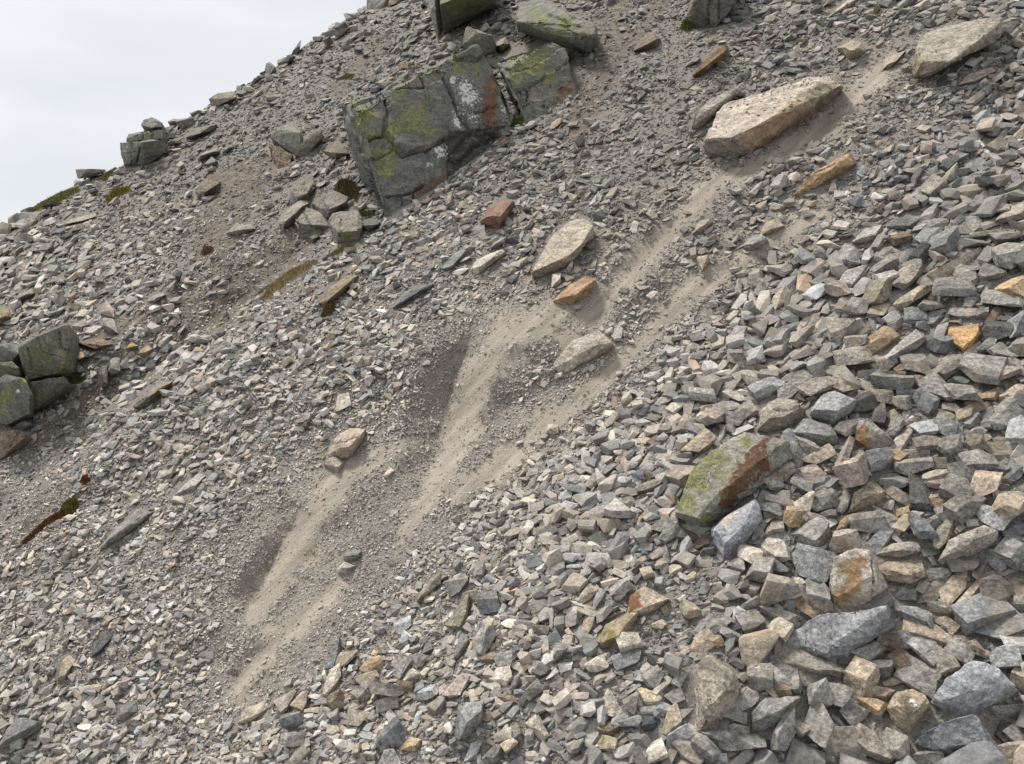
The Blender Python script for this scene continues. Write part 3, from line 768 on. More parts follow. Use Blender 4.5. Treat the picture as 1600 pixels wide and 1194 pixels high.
# --- right and foreground
rock('boulder', 'boulder', 'lichen boulder with a dark rust streak amid the right-hand scree', 'the rust-streaked lichen boulder', (.25, .24, .2), 0,
     '1053,800,38 1067,764,46 1084,730,50 1125,690,52 1165,672,52 1198,678,54 1160,716,56 1128,766,52 1092,810,42 1233,684,54 1238,716,26 1215,742,4 1190,750,0 1150,782,-2 1106,828,-4 1070,816,6',
     paint=[('1202,676 1200,700 1206,735 1185,750 1160,768 1138,796 1118,792 1124,768 1156,722 1186,688', RUST, 4)], lichen=[(1110, 735, 90, 0, .5), (1120, 730, 60, 1, .35), (1085, 745, 34, 0, .85), (1120, 715, 40, 0, .6), (1070, 785, 28, 0, .95), (1095, 760, 14, 0, 1.), (1165, 690, 20, 0, .7), (1105, 810, 16, 0, .95), (1140, 690, 26, 1, .35)], step=2.6, rough=.8)
rock('rock', 'rock', 'pale blue-grey rock leaning against the rust-streaked lichen boulder', 'the pale blue-grey rock', (.37, .385, .41), 36, '1105,828 1126,810 1170,773 1181,778 1194,815 1166,846 1150,862 1130,878 1114,850', paint=[('1122,812 1135,803 1148,810 1135,822', (.5, .42, .32), 4)], cracks=[('1110,840 1140,835 1165,840', 1.8, 3)])
rock('rock', 'rock', 'tan rock with a split across it, uphill of the rust-streaked boulder', 'the split tan rock', (.31, .275, .225), 30, '1182,672 1190,640 1210,622 1235,619 1258,640 1256,656 1226,674 1200,677', cracks=[('1210,640 1235,640 1255,632', 2.2, 7)])
rock('rock', 'rock', 'bright-topped grey cube uphill of the ochre-faced block', 'the bright-topped cube', (.31, .31, .305), 0,
     '1263,646,16 1278,618,38 1305,609,44 1337,625,32 1309,642,42 1272,640,36 1331,642,10 1301,669,-4 1285,661,-2 1264,650,4')
rock('rock', 'rock', 'low dark-sided grey rock just under the bright-topped cube', 'the low dark-sided rock', (.25, .245, .235), 22, '1234,676 1255,652 1298,664 1316,690 1300,699 1260,693')
rock('rock', 'rock', 'squared block with an ochre face, right of the bright-topped cube', 'the ochre-faced block', (.32, .29, .25), 0,
     '1333,692,10 1342,655,38 1356,654,40 1399,690,20 1374,711,-4 1346,700,-2 1380,676,34', paint=[('1336,690 1344,664 1366,672 1366,690 1352,700', (.34, .215, .11), 6)])
rock('rock', 'rock', 'cream block with orange-rust stain and a crack, right foreground', 'the rust-stained cream block', (.43, .385, .325), 0,
     '1294,912,26 1303,871,52 1336,855,56 1359,858,54 1371,882,40 1389,916,16 1366,932,0 1326,964,-6 1299,950,0 1363,915,34 1310,935,22',
     paint=[('1318,880 1345,868 1355,885 1340,920 1330,940 1303,950 1300,935 1322,915', (.29, .18, .095), 10)], cracks=[('1362,872 1366,905 1364,932', 2.4, 9)], step=2.8)
rock('rock_slab', 'rock slab', 'broad flat blue-grey slab in front of the rust-stained cream block', 'the broad blue-grey slab', (.275, .28, .28), 0,
     '1221,1004,16 1240,984,28 1280,960,34 1330,954,38 1386,944,40 1397,964,28 1371,992,2 1336,1007,-4 1300,1042,-6 1268,1032,-2 1240,1022,0 1360,972,36 1325,985,34 1290,1018,30', step=2.8)
rock('rock_slab', 'rock slab', 'tan-edged lower slab carrying the broad blue-grey slab', 'the tan-edged lower slab', (.31, .28, .235), 24, '1194,1037 1205,1010 1225,1003 1300,1042 1331,1046 1322,1070 1270,1068 1212,1052')
rock('rock', 'rock', 'tall tan wedge of rock at bottom right of centre', 'the tall tan wedge', (.33, .29, .235), 0,
     '1066,1082,30 1078,1045,50 1111,1019,56 1134,1040,54 1153,1060,44 1128,1085,48 1092,1120,36 1155,1070,30 1146,1102,6 1120,1137,0 1090,1167,-6 1075,1132,8', step=2.8, rough=1.2)
rock('rock', 'rock', 'large smooth bluish-white rock near the bottom right corner', 'the large bluish-white rock', (.36, .37, .385), 0,
     '1455,1097,22 1480,1060,50 1521,1033,58 1560,1044,50 1591,1076,28 1570,1102,4 1530,1120,-4 1489,1126,-6 1466,1108,4 1560,1068,48 1500,1086,46 1484,1092,40', step=2.8)
rock('rock', 'rock', 'dark mottled grey block in the bottom right corner', 'the dark mottled block', (.235, .245, .255), 0,
     '1428,1162,22 1448,1140,44 1490,1122,54 1526,1113,56 1562,1172,14 1530,1183,-4 1490,1196,-8 1444,1182,-2 1545,1165,36 1485,1178,30', lichen=[(1495, 1155, 60, 1, .32)], step=2.8)
rock('rock', 'rock', 'round tan rock mottled with dark and white, bottom right', 'the round mottled tan rock', (.36, .30, .22), 40, '1383,1106 1400,1080 1425,1074 1446,1085 1459,1110 1440,1136 1422,1149 1400,1137', lichen=[(1425, 1100, 24, 1, .6)], paint=[('1405,1092 1425,1088 1432,1105 1415,1115', (.12, .1, .07), 8)], rough=1.5)
rock('rock', 'rock', 'grey-green faceted rock right of the tall tan wedge', 'the faceted grey-green rock', (.225, .225, .205), 36, '1164,1132 1174,1106 1195,1090 1256,1087 1241,1117 1200,1147 1170,1152', lichen=[(1232, 1100, 8, 0, .8)])
rock('rock', 'rock', 'small flat tan rock balanced left of the round mottled rock', 'the small balanced tan rock', 'tan', 16, '1352,1090 1360,1068 1401,1075 1384,1099')
rock('rock', 'rock', 'pale flat-topped rock at the bottom edge right of the faceted rock', 'the pale bottom-edge rock', 'tangrey', 22, '1322,1145 1345,1128 1384,1155 1356,1171')
rock('rock', 'rock', 'broad grey-tan rock under the round mottled rock at the bottom', 'the broad bottom rock', (.28, .26, .225), 30, '1366,1166 1385,1135 1419,1150 1423,1186 1400,1198')
rock('rock_slab', 'rock slab', 'dark wedge-shaped slab right of the broad blue-grey slab', 'the dark wedge slab', (.235, .235, .225), 20, '1384,934 1396,965 1440,979 1462,986 1457,955 1440,947')
rock('rock', 'rock', 'long pinkish-white topped rock near the right edge', 'the pinkish-white topped rock', (.37, .335, .285), 0,
     '1466,876,14 1481,845,38 1534,819,46 1560,829,40 1512,848,44 1488,862,38 1556,852,8 1520,872,-4 1474,884,-4')
rock('rock', 'rock', 'flat tan slab upper of two behind the rust-stained cream block', 'the upper flat tan slab', 'tangrey', 18, '1366,866 1390,845 1434,847 1441,861 1400,874')
rock('rock', 'rock', 'pale slab lower of two behind the rust-stained cream block', 'the lower pale slab', 'tan', 22, '1367,890 1385,877 1440,872 1447,900 1420,916 1380,911')
rock('rock', 'rock', 'tan saddle-shaped rock uphill of the rust-stained cream block', 'the tan saddle rock', 'tan', 26, '1324,801 1335,770 1365,747 1385,766 1381,786 1346,800')
rock('rock', 'rock', 'leaning thin brown slab under the tan saddle rock', 'the leaning brown slab', (.27, .205, .125), 16, '1298,838 1318,806 1356,797 1342,816 1306,842')
rock('rock', 'rock', 'bright ochre-orange block in the right-hand scree', 'the bright ochre block', (.46, .29, .14), 24, '1480,530 1482,511 1531,505 1536,520 1531,539 1505,546')
rock('rock_slab', 'rock slab', 'long pale grey slab left of the bright ochre block', 'the long pale grey slab', (.36, .34, .31), 24, '1377,561 1400,540 1430,514 1451,525 1449,541 1421,557 1395,573')
rock('rock_slab', 'rock slab', 'dark flat slab near the top of the right-hand scree', 'the dark flat slab', (.17, .172, .165), 12, '1384,356 1400,340 1446,332 1441,346 1426,361')
rock('rock_slab', 'rock slab', 'light grey triangular slab beside the dark flat slab', 'the light triangular slab', 'lightgrey', 14, '1329,379 1350,358 1379,350 1371,376 1342,384')
rock('rock', 'rock', 'grey and tan two-toned block below the light triangular slab', 'the two-toned block', (.29, .28, .26), 22, '1306,402 1319,379 1335,385 1346,411 1320,424')
rock('rock', 'rock', 'sandy orange rock cut by the right edge', 'the sandy orange edge rock', (.44, .32, .195), 26, '1549,453 1575,435 1612,423 1614,470 1572,470')
rock('rock', 'rock', 'golden brown hollowed rock in the gravel, lower of two', 'the golden hollowed rock', (.30, .25, .165), 22, '932,1001 945,975 980,958 1002,950 986,986 966,1011 940,1017', paint=[('940,985 955,980 970,1000 945,1012', (.17, .13, .05), 5)])
rock('rock', 'rock', 'cream and rust-red rock in the gravel, upper of two', 'the cream and rust rock', (.36, .31, .235), 20, '979,962 985,930 1005,915 1046,935 1037,946 1006,966', paint=[('980,935 995,928 1000,945 985,960', (.19, .085, .04), 4)])
rock('rock', 'rock', 'upright tan sliver below the end of the sand chute', 'the upright tan sliver', 'pale', 16, '503,1086 515,1045 530,1035 534,1056 515,1092')
rock('rock', 'rock', 'cream wedge at the very foot of the sand chute', 'the cream foot wedge', 'pale', 18, '371,1129 385,1105 415,1095 421,1110 395,1133')
rock('rock', 'rock', 'large smooth grey block at the bottom edge left of centre', 'the smooth grey bottom block', (.25, .25, .24), 34, '712,1157 715,1105 736,1092 756,1095 754,1132 726,1158')
rock('rock', 'rock', 'white tapering rock near the bottom edge, centre', 'the white tapering rock', 'pale', 18, '819,1130 840,1112 859,1150 848,1165')
rock('rock_slab', 'rock slab', 'long tan-grey bar of rock in the middle scree', 'the long tan-grey bar', (.3, .27, .22), 18, '649,942 664,910 688,894 689,912 656,944')
rock('rock', 'rock', 'sunken whitish triangular rock in bottom centre gravel', 'the sunken whitish triangle', (.4, .365, .32), 10, '938,1116 945,1062 976,1110 962,1122')
rock('rock', 'rock', 'cream and ochre lump at the bottom edge left of the smooth grey block', 'the cream and ochre lump', (.45, .36, .22), 18, '624,1171 640,1151 661,1152 651,1177')
rock('rock', 'rock', 'white rough stone cut by the bottom edge', 'the white bottom stone', 'lightgrey', 22, '588,1198 600,1172 615,1169 630,1198')
rock('rock', 'rock', 'bluish-white spindle stone at the bottom edge', 'the bluish spindle', 'lightblue', 14, '724,1192 735,1160 756,1154 746,1187')
rock('rock', 'rock', 'round charcoal stone in the gravel at bottom centre', 'the round charcoal stone', (.085, .09, .098), 16, '1001,1135 1008,1120 1020,1116 1028,1128 1022,1143 1008,1145')
rock('rock', 'rock', 'brown earthy ledge in the dirt gully below the skyline crag', 'the earthy ledge', (.17, .135, .10), 14, '300,306 310,290 330,280 346,284 340,300 318,312', rough=1.8)
rock('rock_slab', 'rock slab', 'light grey slab with shaded lower edge, midway between skyline crag and big boulder', 'the shaded-edge slab', 'tangrey', 14, '308,248 322,236 340,230 346,236 336,244 312,252')
rock('rock', 'rock', 'triangular grey stone just below the shaded-edge slab', 'the triangular grey stone', 'grey', 12, '318,258 330,244 340,252 336,260')
rock('rock_slab', 'rock slab', 'wide tan slab near the skyline moss mat at far left', 'the wide tan slab', 'tan', 8, '96,350 112,342 146,332 150,338 130,348 104,354')
rock('rock_slab', 'rock slab', 'dark-mouthed tilted slab in the brown gully', 'the gully mouth slab', 'tangrey', 12, '352,364 370,347 392,350 399,357 372,369')
rock('rock', 'rock', 'earthy brown block left of the mossy jumble, under the leaning pointed slab', 'the earthy brown block', (.18, .15, .115), 14, '505,236 520,222 540,226 546,240 524,250')
rock('rock_slab', 'rock slab', 'upright tan flake in the lower left scree', 'the upright tan flake', 'tan', 12, '84,1062 95,1030 105,1014 119,1030 102,1064')
rock('rock_slab', 'rock slab', 'pale flat slab above the grey blade slab, lower left', 'the pale lower-left slab', 'lightgrey', 9, '264,776 285,755 311,739 322,743 300,771')
rock('rock_slab', 'rock slab', 'dark flake standing in the scree at lower left', 'the dark lower-left flake', 'dark', 12, '140,1028 152,1003 165,984 178,992 160,1022')
rock('rock', 'rock', 'dark blocky stone at the bottom left beside pale scree', 'the dark lower-left block', 'bluegrey', 16, '180,1124 190,1102 212,1096 214,1112 196,1127')
print('heroes', len(HEROES))

# ------------------------------------------------------------------ stone shapes
def make_stone_mesh(seed, planes, detail):
    r = random.Random(seed)
    bm = bmesh.new()
    bmesh.ops.create_cube(bm, size=2.0)
    for _ in range(planes):
        n = Vector((r.gauss(0, 1), r.gauss(0, 1), r.gauss(0, 1))).normalized()
        d = r.uniform(0.50, 0.98)
        g = bmesh.ops.bisect_plane(bm, geom=list(bm.verts) + list(bm.edges) + list(bm.faces), plane_co=n * d, plane_no=n, clear_outer=True, dist=1e-5)
        ed = [e for e in g['geom_cut'] if isinstance(e, bmesh.types.BMEdge)]
        if ed:
            bmesh.ops.edgeloop_fill(bm, edges=ed)
    bmesh.ops.remove_doubles(bm, verts=bm.verts, dist=0.08 if detail < 2 else 0.03)
    if detail >= 1:
        bmesh.ops.bevel(bm, geom=list(bm.edges), offset=0.04 if detail == 1 else 0.03, segments=1, affect='EDGES', clamp_overlap=True)
    bmesh.ops.triangulate(bm, faces=bm.faces)
    if detail == 2:
        for _ in range(4):
            lg = [e for e in bm.edges if e.calc_length() > 0.30]
            bmesh.ops.subdivide_edges(bm, edges=lg, cuts=1)
            bmesh.ops.triangulate(bm, faces=[f for f in bm.faces if len(f.verts) > 3])
        bm.normal_update()
        sd = Vector((seed * 3.7, 1.0, 2.0))
        for v in bm.verts:
            p = v.co
            u = p.z * 5.0 + 1.2 * noise.noise(p * 1.3 + sd)
            v.co = p + v.normal * (0.024 * fbm3(p * 1.5 + sd, 4) - 0.026 * abs(noise.noise(p * 3.1 + sd)) + 0.018 * (abs((u % 1) - .5) * 2) ** 3)
    ext = [max(abs(v.co[k]) for v in bm.verts) for k in range(3)]
    for v in bm.verts:
        v.co = Vector((v.co[0] / ext[0], v.co[1] / ext[1], v.co[2] / ext[2]))
    me = bpy.data.meshes.new('stone')
    bm.to_mesh(me); bm.free()
    return me


def arrays(me):
    v = np.zeros(len(me.vertices) * 3); me.vertices.foreach_get('co', v)
    t = np.zeros(len(me.polygons) * 3, np.int32); me.polygons.foreach_get('vertices', t)
    return v.reshape(-1, 3), t.reshape(-1, 3)


PROTO_MID = []; PROTO_LOW = []; PROTO_TINY = []
for s in range(40):
    me = make_stone_mesh(100 + s, 5 + s % 4, 1); PROTO_MID.append(arrays(me)); bpy.data.meshes.remove(me)
for s in range(30):
    me = make_stone_mesh(300 + s, 4 + s % 4, 0); PROTO_LOW.append(arrays(me)); bpy.data.meshes.remove(me)
for s in range(30):
    bm = bmesh.new()
    rr = random.Random(900 + s)
    for _ in range(7):
        v = Vector((rr.gauss(0, 1), rr.gauss(0, 1), rr.gauss(0, 1))).normalized()
        bm.verts.new(v * rr.uniform(.85, 1.15))
    g = bmesh.ops.convex_hull(bm, input=list(bm.verts))
    me = bpy.data.meshes.new('chip'); bm.to_mesh(me); bm.free()
    PROTO_TINY.append(arrays(me)); bpy.data.meshes.remove(me)
PROTO_FINE = []
for s in range(34):
    me = make_stone_mesh(700 + s, 5 + s % 4, 2)
    me.polygons.foreach_set('use_smooth', [True] * len(me.polygons))
    me.set_sharp_from_angle(angle=math.radians(16))
    me.materials.append(M_ROCK)
    PROTO_FINE.append(me)
print('tris mid', np.mean([len(t) for _, t in PROTO_MID]), 'low', np.mean([len(t) for _, t in PROTO_LOW]), 'tiny', np.mean([len(t) for _, t in PROTO_TINY]), 'fine', np.mean([len(m.polygons) for m in PROTO_FINE]))


def frames(x, y, L, W, ang, rise, tilt, flat):
    """world matrices (rotation*scale) and centres for stones of drawn length L, width W, angle ang (degrees, rising to the right)"""
    n = len(x)
    z = surf_z(x, y)
    R = ray(x, y)
    a = np.radians(ang)
    du, dv = np.cos(a) / FP, -np.sin(a) / FP
    nr = R @ NC
    dz = -z * (NC[0] * du + NC[1] * dv) / nr
    e1 = np.stack([R[:, 0] * dz + z * du, R[:, 1] * dz + z * dv, dz], 1)
    ln = np.linalg.norm(e1, axis=1)
    e1 /= ln[:, None]
    mpp = z / FP
    half1 = np.minimum(0.5 * L * ln, 0.5 * L * mpp * 1.7)
    up = np.repeat(-NC[None], n, 0)
    rot = RNG.normal(0, 1, (n, 3)) * tilt
    up = up + rot
    up -= (up * e1).sum(1)[:, None] * e1
    up /= np.linalg.norm(up, axis=1)[:, None]
    e2 = np.cross(up, e1)
    def proj_w(e):      # extent across the drawn long axis per metre
        pu = (e[:, 0] - R[:, 0] * e[:, 2]); pv = (e[:, 1] - R[:, 1] * e[:, 2])
        return np.abs(-pu * (-np.sin(a)) + pv * np.cos(a)) / mpp
    k = np.sqrt(proj_w(e2) ** 2 + (flat * proj_w(up)) ** 2)
    half2 = 0.5 * W / np.maximum(k, 0.3 / mpp)
    half2 = np.minimum(half2, half1 * 1.3)
    half3 = half2 * flat
    P = R * z[:, None] + (-NC)[None] * (rise * half3)[:, None]
    B = np.stack([e1 * half1[:, None], e2 * half2[:, None], up * half3[:, None]], 2)
    Bw = np.einsum('ij,njk->nik', CAM2W, B)
    return Bw, to_world(P)


# ------------------------------------------------------------------ stones measured one by one
TR = {
    (1300, 894): '''440,130,160,95,-5,dark 632,122,255,90,46,tangrey 756,114,250,105,48,tan 872,138,230,100,48,tan 1020,165,190,180,0,grey 1110,85,230,72,16,tangrey
1140,232,130,110,0,grey 705,248,205,82,0,tangrey 925,290,310,150,22,bluegrey 1035,375,290,150,20,bluegrey 1070,420,112,100,30,yellow 712,340,120,85,-35,tan 582,390,305,85,-12,tan
345,447,130,140,-50,brown 460,447,125,92,0,bluegrey 305,610,140,130,0,dark 436,582,120,125,50,brown 228,510,160,110,40,grey 590,495,200,115,-35,grey 700,560,170,110,-60,tangrey
590,600,200,95,-28,tangrey 545,675,250,150,-28,grey 800,530,170,92,-30,grey 885,490,85,80,-50,tan 936,524,80,62,0,tan 1070,560,170,130,0,lightblue 1160,480,170,190,30,lightblue
180,705,200,170,55,tan 262,850,170,105,-10,ochre 62,640,150,190,60,grey 32,800,120,150,60,grey 130,900,130,150,60,grey 392,1080,210,210,-40,tangrey 285,1140,200,130,-40,tangrey
75,1090,230,200,0,tangrey 580,1165,200,100,10,grey 1110,882,260,95,5,grey 1085,1150,230,120,5,tangrey 1080,990,130,130,40,dark 1165,1040,150,120,-40,grey 1180,690,90,130,60,tan
640,985,250,130,35,bluegrey 1170,165,80,110,60,tangrey 1040,10,250,60,10,grey 660,30,150,80,20,grey 130,20,90,60,0,grey 720,440,130,80,-20,grey 385,690,120,60,25,olive 440,520,170,80,10,grey''',
    (1300, 600): '''380,40,235,95,-5,grey 85,32,160,95,-22,tan 495,88,172,78,0,bluegrey 540,20,92,66,0,yellow 585,150,132,105,-30,bluegrey 655,65,175,130,-40,grey 805,105,175,112,8,grey
975,78,72,90,70,ochre 905,150,105,76,22,brown 1130,78,160,92,10,tan 430,150,122,64,0,grey 300,115,160,74,8,olive 300,215,120,82,75,dark 372,232,120,66,62,olive 400,282,130,76,60,grey
560,196,132,52,-10,grey 565,290,165,112,5,lightblue 700,305,142,86,-6,bluegrey 600,385,172,82,10,tangrey 432,355,225,78,60,tangrey 515,445,168,62,-5,grey 732,430,165,115,12,grey
885,405,135,105,10,olive 1040,380,185,125,32,olive 1085,215,250,125,42,grey 1065,462,165,92,26,olive 1155,320,170,110,75,lightblue 400,476,112,86,-24,ochre 300,510,155,115,12,lightblue
90,470,200,72,65,tangrey 118,590,205,150,12,pink 640,515,132,84,0,olive 500,546,235,76,3,grey 655,592,175,66,0,tangrey 820,585,160,120,10,grey 900,515,205,95,10,grey 1040,542,124,74,-12,bluegrey
1145,560,150,112,70,bluegrey 690,645,175,72,5,pink 690,740,125,105,20,ochre 780,700,185,115,-20,grey 838,780,205,122,36,grey 940,660,175,140,-12,tan 548,705,225,150,-62,dark 415,710,175,86,-42,tangrey
340,840,175,84,-32,tangrey 220,890,205,130,8,grey 440,806,74,62,0,ochre 478,872,165,82,50,tan 560,930,190,120,-40,bluegrey 700,942,205,92,45,olive 300,970,205,92,50,bluegrey 70,1012,165,130,20,tangrey
985,850,205,115,-22,lightblue 1112,808,175,125,-22,tan 1110,710,200,56,2,pale 1145,1040,200,150,50,grey 830,1142,195,92,10,grey 660,1166,135,82,0,bluegrey 75,745,130,72,68,grey 420,1040,290,122,5,tangrey
150,260,110,80,10,brown 1080,615,100,60,0,brown 20,320,110,120,60,grey 30,490,70,70,0,tangrey 250,480,130,70,40,tangrey 165,470,80,70,-50,tan 740,165,120,50,-5,grey 705,240,100,70,-20,tangrey 820,205,120,70,20,tan 900,330,150,80,30,grey 860,355,160,50,8,tangrey 620,880,90,80,30,grey 700,820,110,80,10,grey''',
    (1300, 320): '''480,475,165,140,55,tangrey 318,425,152,74,20,grey 330,500,135,92,-10,lightgrey 120,462,150,100,55,lightgrey 740,580,245,135,14,grey 832,470,135,115,-60,grey 780,400,330,78,28,tan
1000,440,142,94,-5,grey 1060,635,235,82,-3,grey 1105,350,160,120,30,lightgrey 1062,230,140,100,28,bluegrey 858,612,90,66,75,grey 505,605,180,84,40,tan 615,645,135,84,-15,grey 265,872,215,110,30,ochre
690,890,182,84,-5,bluegrey 868,925,140,110,60,tangrey 745,1032,175,130,50,grey 525,1040,145,120,10,grey 432,1030,90,68,60,brown 680,1012,215,62,40,dark 538,1116,92,82,20,yellow 372,1122,245,120,-18,grey
665,1130,165,125,-30,grey 935,1045,245,160,-8,grey 1070,1082,175,95,5,pink 140,1000,205,92,12,tangrey 90,1122,155,118,-20,tan 312,1012,165,82,14,tangrey 1020,822,182,102,-8,dark 1150,785,170,125,60,bluegrey
1050,950,122,100,-40,grey 912,682,112,72,0,bluegrey 640,140,150,60,20,grey 590,185,170,52,25,pale 790,175,160,50,4,pale 930,205,140,70,25,olive 400,235,130,62,20,brown 1110,90,150,110,40,tangrey 1090,170,170,80,10,dark
1040,55,110,66,5,pale 560,345,110,100,50,dark 720,650,130,60,-15,grey 295,670,90,90,60,tan 170,670,115,80,-10,lightgrey 90,640,85,90,70,grey 380,690,90,110,70,grey 960,900,90,90,70,grey''',
    (1000, 894): '''840,142,210,180,30,tangrey 935,132,135,66,-5,lightgrey 1000,72,105,64,-10,pale 1110,160,140,115,0,grey 1052,242,150,105,-55,brown 880,285,245,95,-15,grey 700,322,145,95,22,grey
858,372,155,112,-30,pale 712,482,235,190,50,tan 388,452,155,120,32,tan 482,452,105,82,-5,ochre 500,335,135,72,42,grey 315,248,125,100,-30,tan 742,692,168,115,-8,grey 645,812,185,122,12,grey
596,917,135,74,-3,grey 510,1017,195,92,-8,grey 605,992,140,60,-12,tangrey 622,1092,300,104,5,grey 900,1035,255,160,55,grey 1008,952,145,110,-50,tangrey 1115,990,220,165,70,grey 1120,792,170,150,50,grey
975,700,120,72,80,grey 892,757,95,64,5,brown 330,1122,190,120,-45,tangrey 425,1105,150,95,-30,grey 100,1130,125,110,20,pale 205,930,175,105,65,tan 60,782,150,88,-32,yellow 215,782,112,92,20,grey
640,660,70,60,0,olive 850,670,170,80,-40,grey 1160,220,90,110,60,tan 90,680,120,90,30,grey 250,670,100,60,60,lightgrey 130,340,90,70,20,tan''',
    (1000, 600): '''955,400,190,80,-55,bluegrey 955,480,150,110,-30,grey 1050,410,100,80,-50,tangrey 1100,470,200,90,25,tan 1060,565,140,80,15,pink 840,575,210,90,18,tangrey 850,510,110,60,20,grey 720,690,180,110,-50,tangrey 850,650,110,70,-20,lightgrey
900,640,120,140,60,olive 1010,640,120,100,0,grey 810,790,130,75,5,bluegrey 850,840,140,80,0,tangrey 1010,780,140,110,70,pale 950,860,120,90,-20,ochre 1065,950,220,150,5,grey 830,920,130,70,5,tangrey 1060,850,160,70,-25,tangrey
360,400,200,110,35,tan 580,240,110,90,-10,grey 640,190,140,110,20,grey 470,250,110,90,-30,pink 400,105,160,66,-5,lightgrey 540,160,140,80,20,grey 800,50,200,80,25,lightblue 950,40,220,90,35,grey 1120,40,200,90,30,tangrey
60,650,150,70,20,tangrey 130,900,140,80,30,grey 200,940,130,70,60,grey 500,620,70,60,0,tan 270,590,150,110,40,tangrey 640,1050,110,70,5,grey 740,1055,110,46,0,brown 380,1000,90,60,20,brown 610,1150,120,100,-20,lightgrey''',
    (700, 894): '''140,160,110,90,20,tangrey 70,90,130,100,30,grey 270,220,130,110,10,bluegrey 95,270,200,90,65,olive 225,450,150,80,60,lightgrey 90,470,160,70,70,grey 265,535,110,70,22,brown 350,560,120,90,0,grey 350,650,130,110,50,pale
70,720,180,90,60,pink 540,750,110,80,35,grey 485,800,110,60,60,dark 380,800,120,50,-10,brown 355,1025,105,80,5,tangrey 195,980,110,60,75,lightblue 430,1020,100,70,65,grey 1130,550,190,90,22,bluegrey 935,600,120,90,30,pale 880,340,110,80,70,tan
875,150,120,70,55,tan 1075,110,130,80,20,lightblue 1130,440,130,110,20,pale 1005,1080,110,90,-10,yellow 1010,980,100,90,-20,brown 1140,830,110,90,70,tangrey 700,520,100,80,60,grey 800,1095,110,80,20,grey 290,1150,130,80,25,grey 400,1100,90,80,40,tan''',
    (400, 894): '''500,520,180,60,72,bluegrey 575,540,150,70,32,tan 740,590,130,80,52,ochre 700,670,150,70,30,tan 710,740,140,80,55,tangrey 920,610,130,80,50,grey 975,655,110,80,20,pale 840,755,160,70,-6,grey 930,725,110,70,-5,brown 830,830,120,90,15,lightgrey
650,925,110,90,-5,tangrey 510,830,110,80,30,brown 240,960,140,90,20,bluegrey 250,1060,120,80,10,lightgrey 210,820,130,80,40,tangrey 300,820,110,80,60,tan 60,870,130,120,45,pale 270,1140,150,80,40,grey 850,1040,190,130,45,bluegrey 970,1070,150,100,35,ochre
1130,840,110,90,10,grey 870,250,90,60,70,grey 910,340,120,70,20,lightblue 780,365,80,60,0,lightgrey 1090,760,130,80,30,lightblue 1050,120,140,70,35,tan''',
}
SCRAP = []          # (x, y, L, W, ang, colour)
for (ox, oy), txt in TR.items():
    for e in txt.split():
        a = e.split(',')
        SCRAP.append((ox + float(a[0]) / 3.98, oy + float(a[1]) / 3.98, float(a[2]) / 3.98 * 1.13, float(a[3]) / 3.98 * 1.13, float(a[4]), a[5]))
n_trace = len(SCRAP)

# ------------------------------------------------------------------ everything else in the scree: packed by size, biggest first
CTRL = np.array([(1600, 1194, 78), (1300, 1000, 55), (1100, 1100, 40), (1500, 700, 44), (1300, 560, 33), (1500, 420, 34), (1560, 260, 18), (1300, 450, 20), (1180, 600, 26), (1000, 700, 20), (900, 900, 26), (700, 1050, 30),
                 (500, 1150, 32), (300, 1000, 24), (100, 1150, 30), (100, 950, 24), (300, 800, 19), (500, 600, 13), (300, 650, 15), (600, 450, 12), (400, 350, 9), (200, 300, 10), (80, 400, 14), (450, 150, 9), (700, 400, 12),
                 (850, 280, 10), (1000, 150, 8), (1100, 80, 8), (1300, 60, 10), (1560, 60, 12), (1450, 170, 10), (1350, 320, 12), (1050, 430, 12), (900, 600, 10), (650, 700, 11), (540, 820, 12), (1050, 980, 14), (1150, 780, 34), (-200, 1000, 26),
                 (1000, 450, 12), (800, 820, 20), (700, 900, 24), (30, 740, 13), (760, 560, 9), (450, 950, 13)], float)


def size_field(x, y):
    num = 0; den = 0
    for cx, cy, s in CTRL:
        w = 1.0 / (((x - cx) ** 2 + (y - cy) ** 2) + 400.0) ** 1.6
        num = num + w * s; den = den + w
    f = num / den
    left = np.clip((1180 - x - 0.25 * (1194 - y)) / 420.0, 0, 1)
    low = np.clip((y - 560) / 300.0, 0, 1)
    crest = np.exp(-((y - sil_y(x)) / 22.0) ** 2)
    return f * np.clip(0.60 + (f - 14) * 0.0105, 0.58, 1.0) * (1 - 0.44 * left * low - 0.24 * left) * (1 + 0.7 * crest)


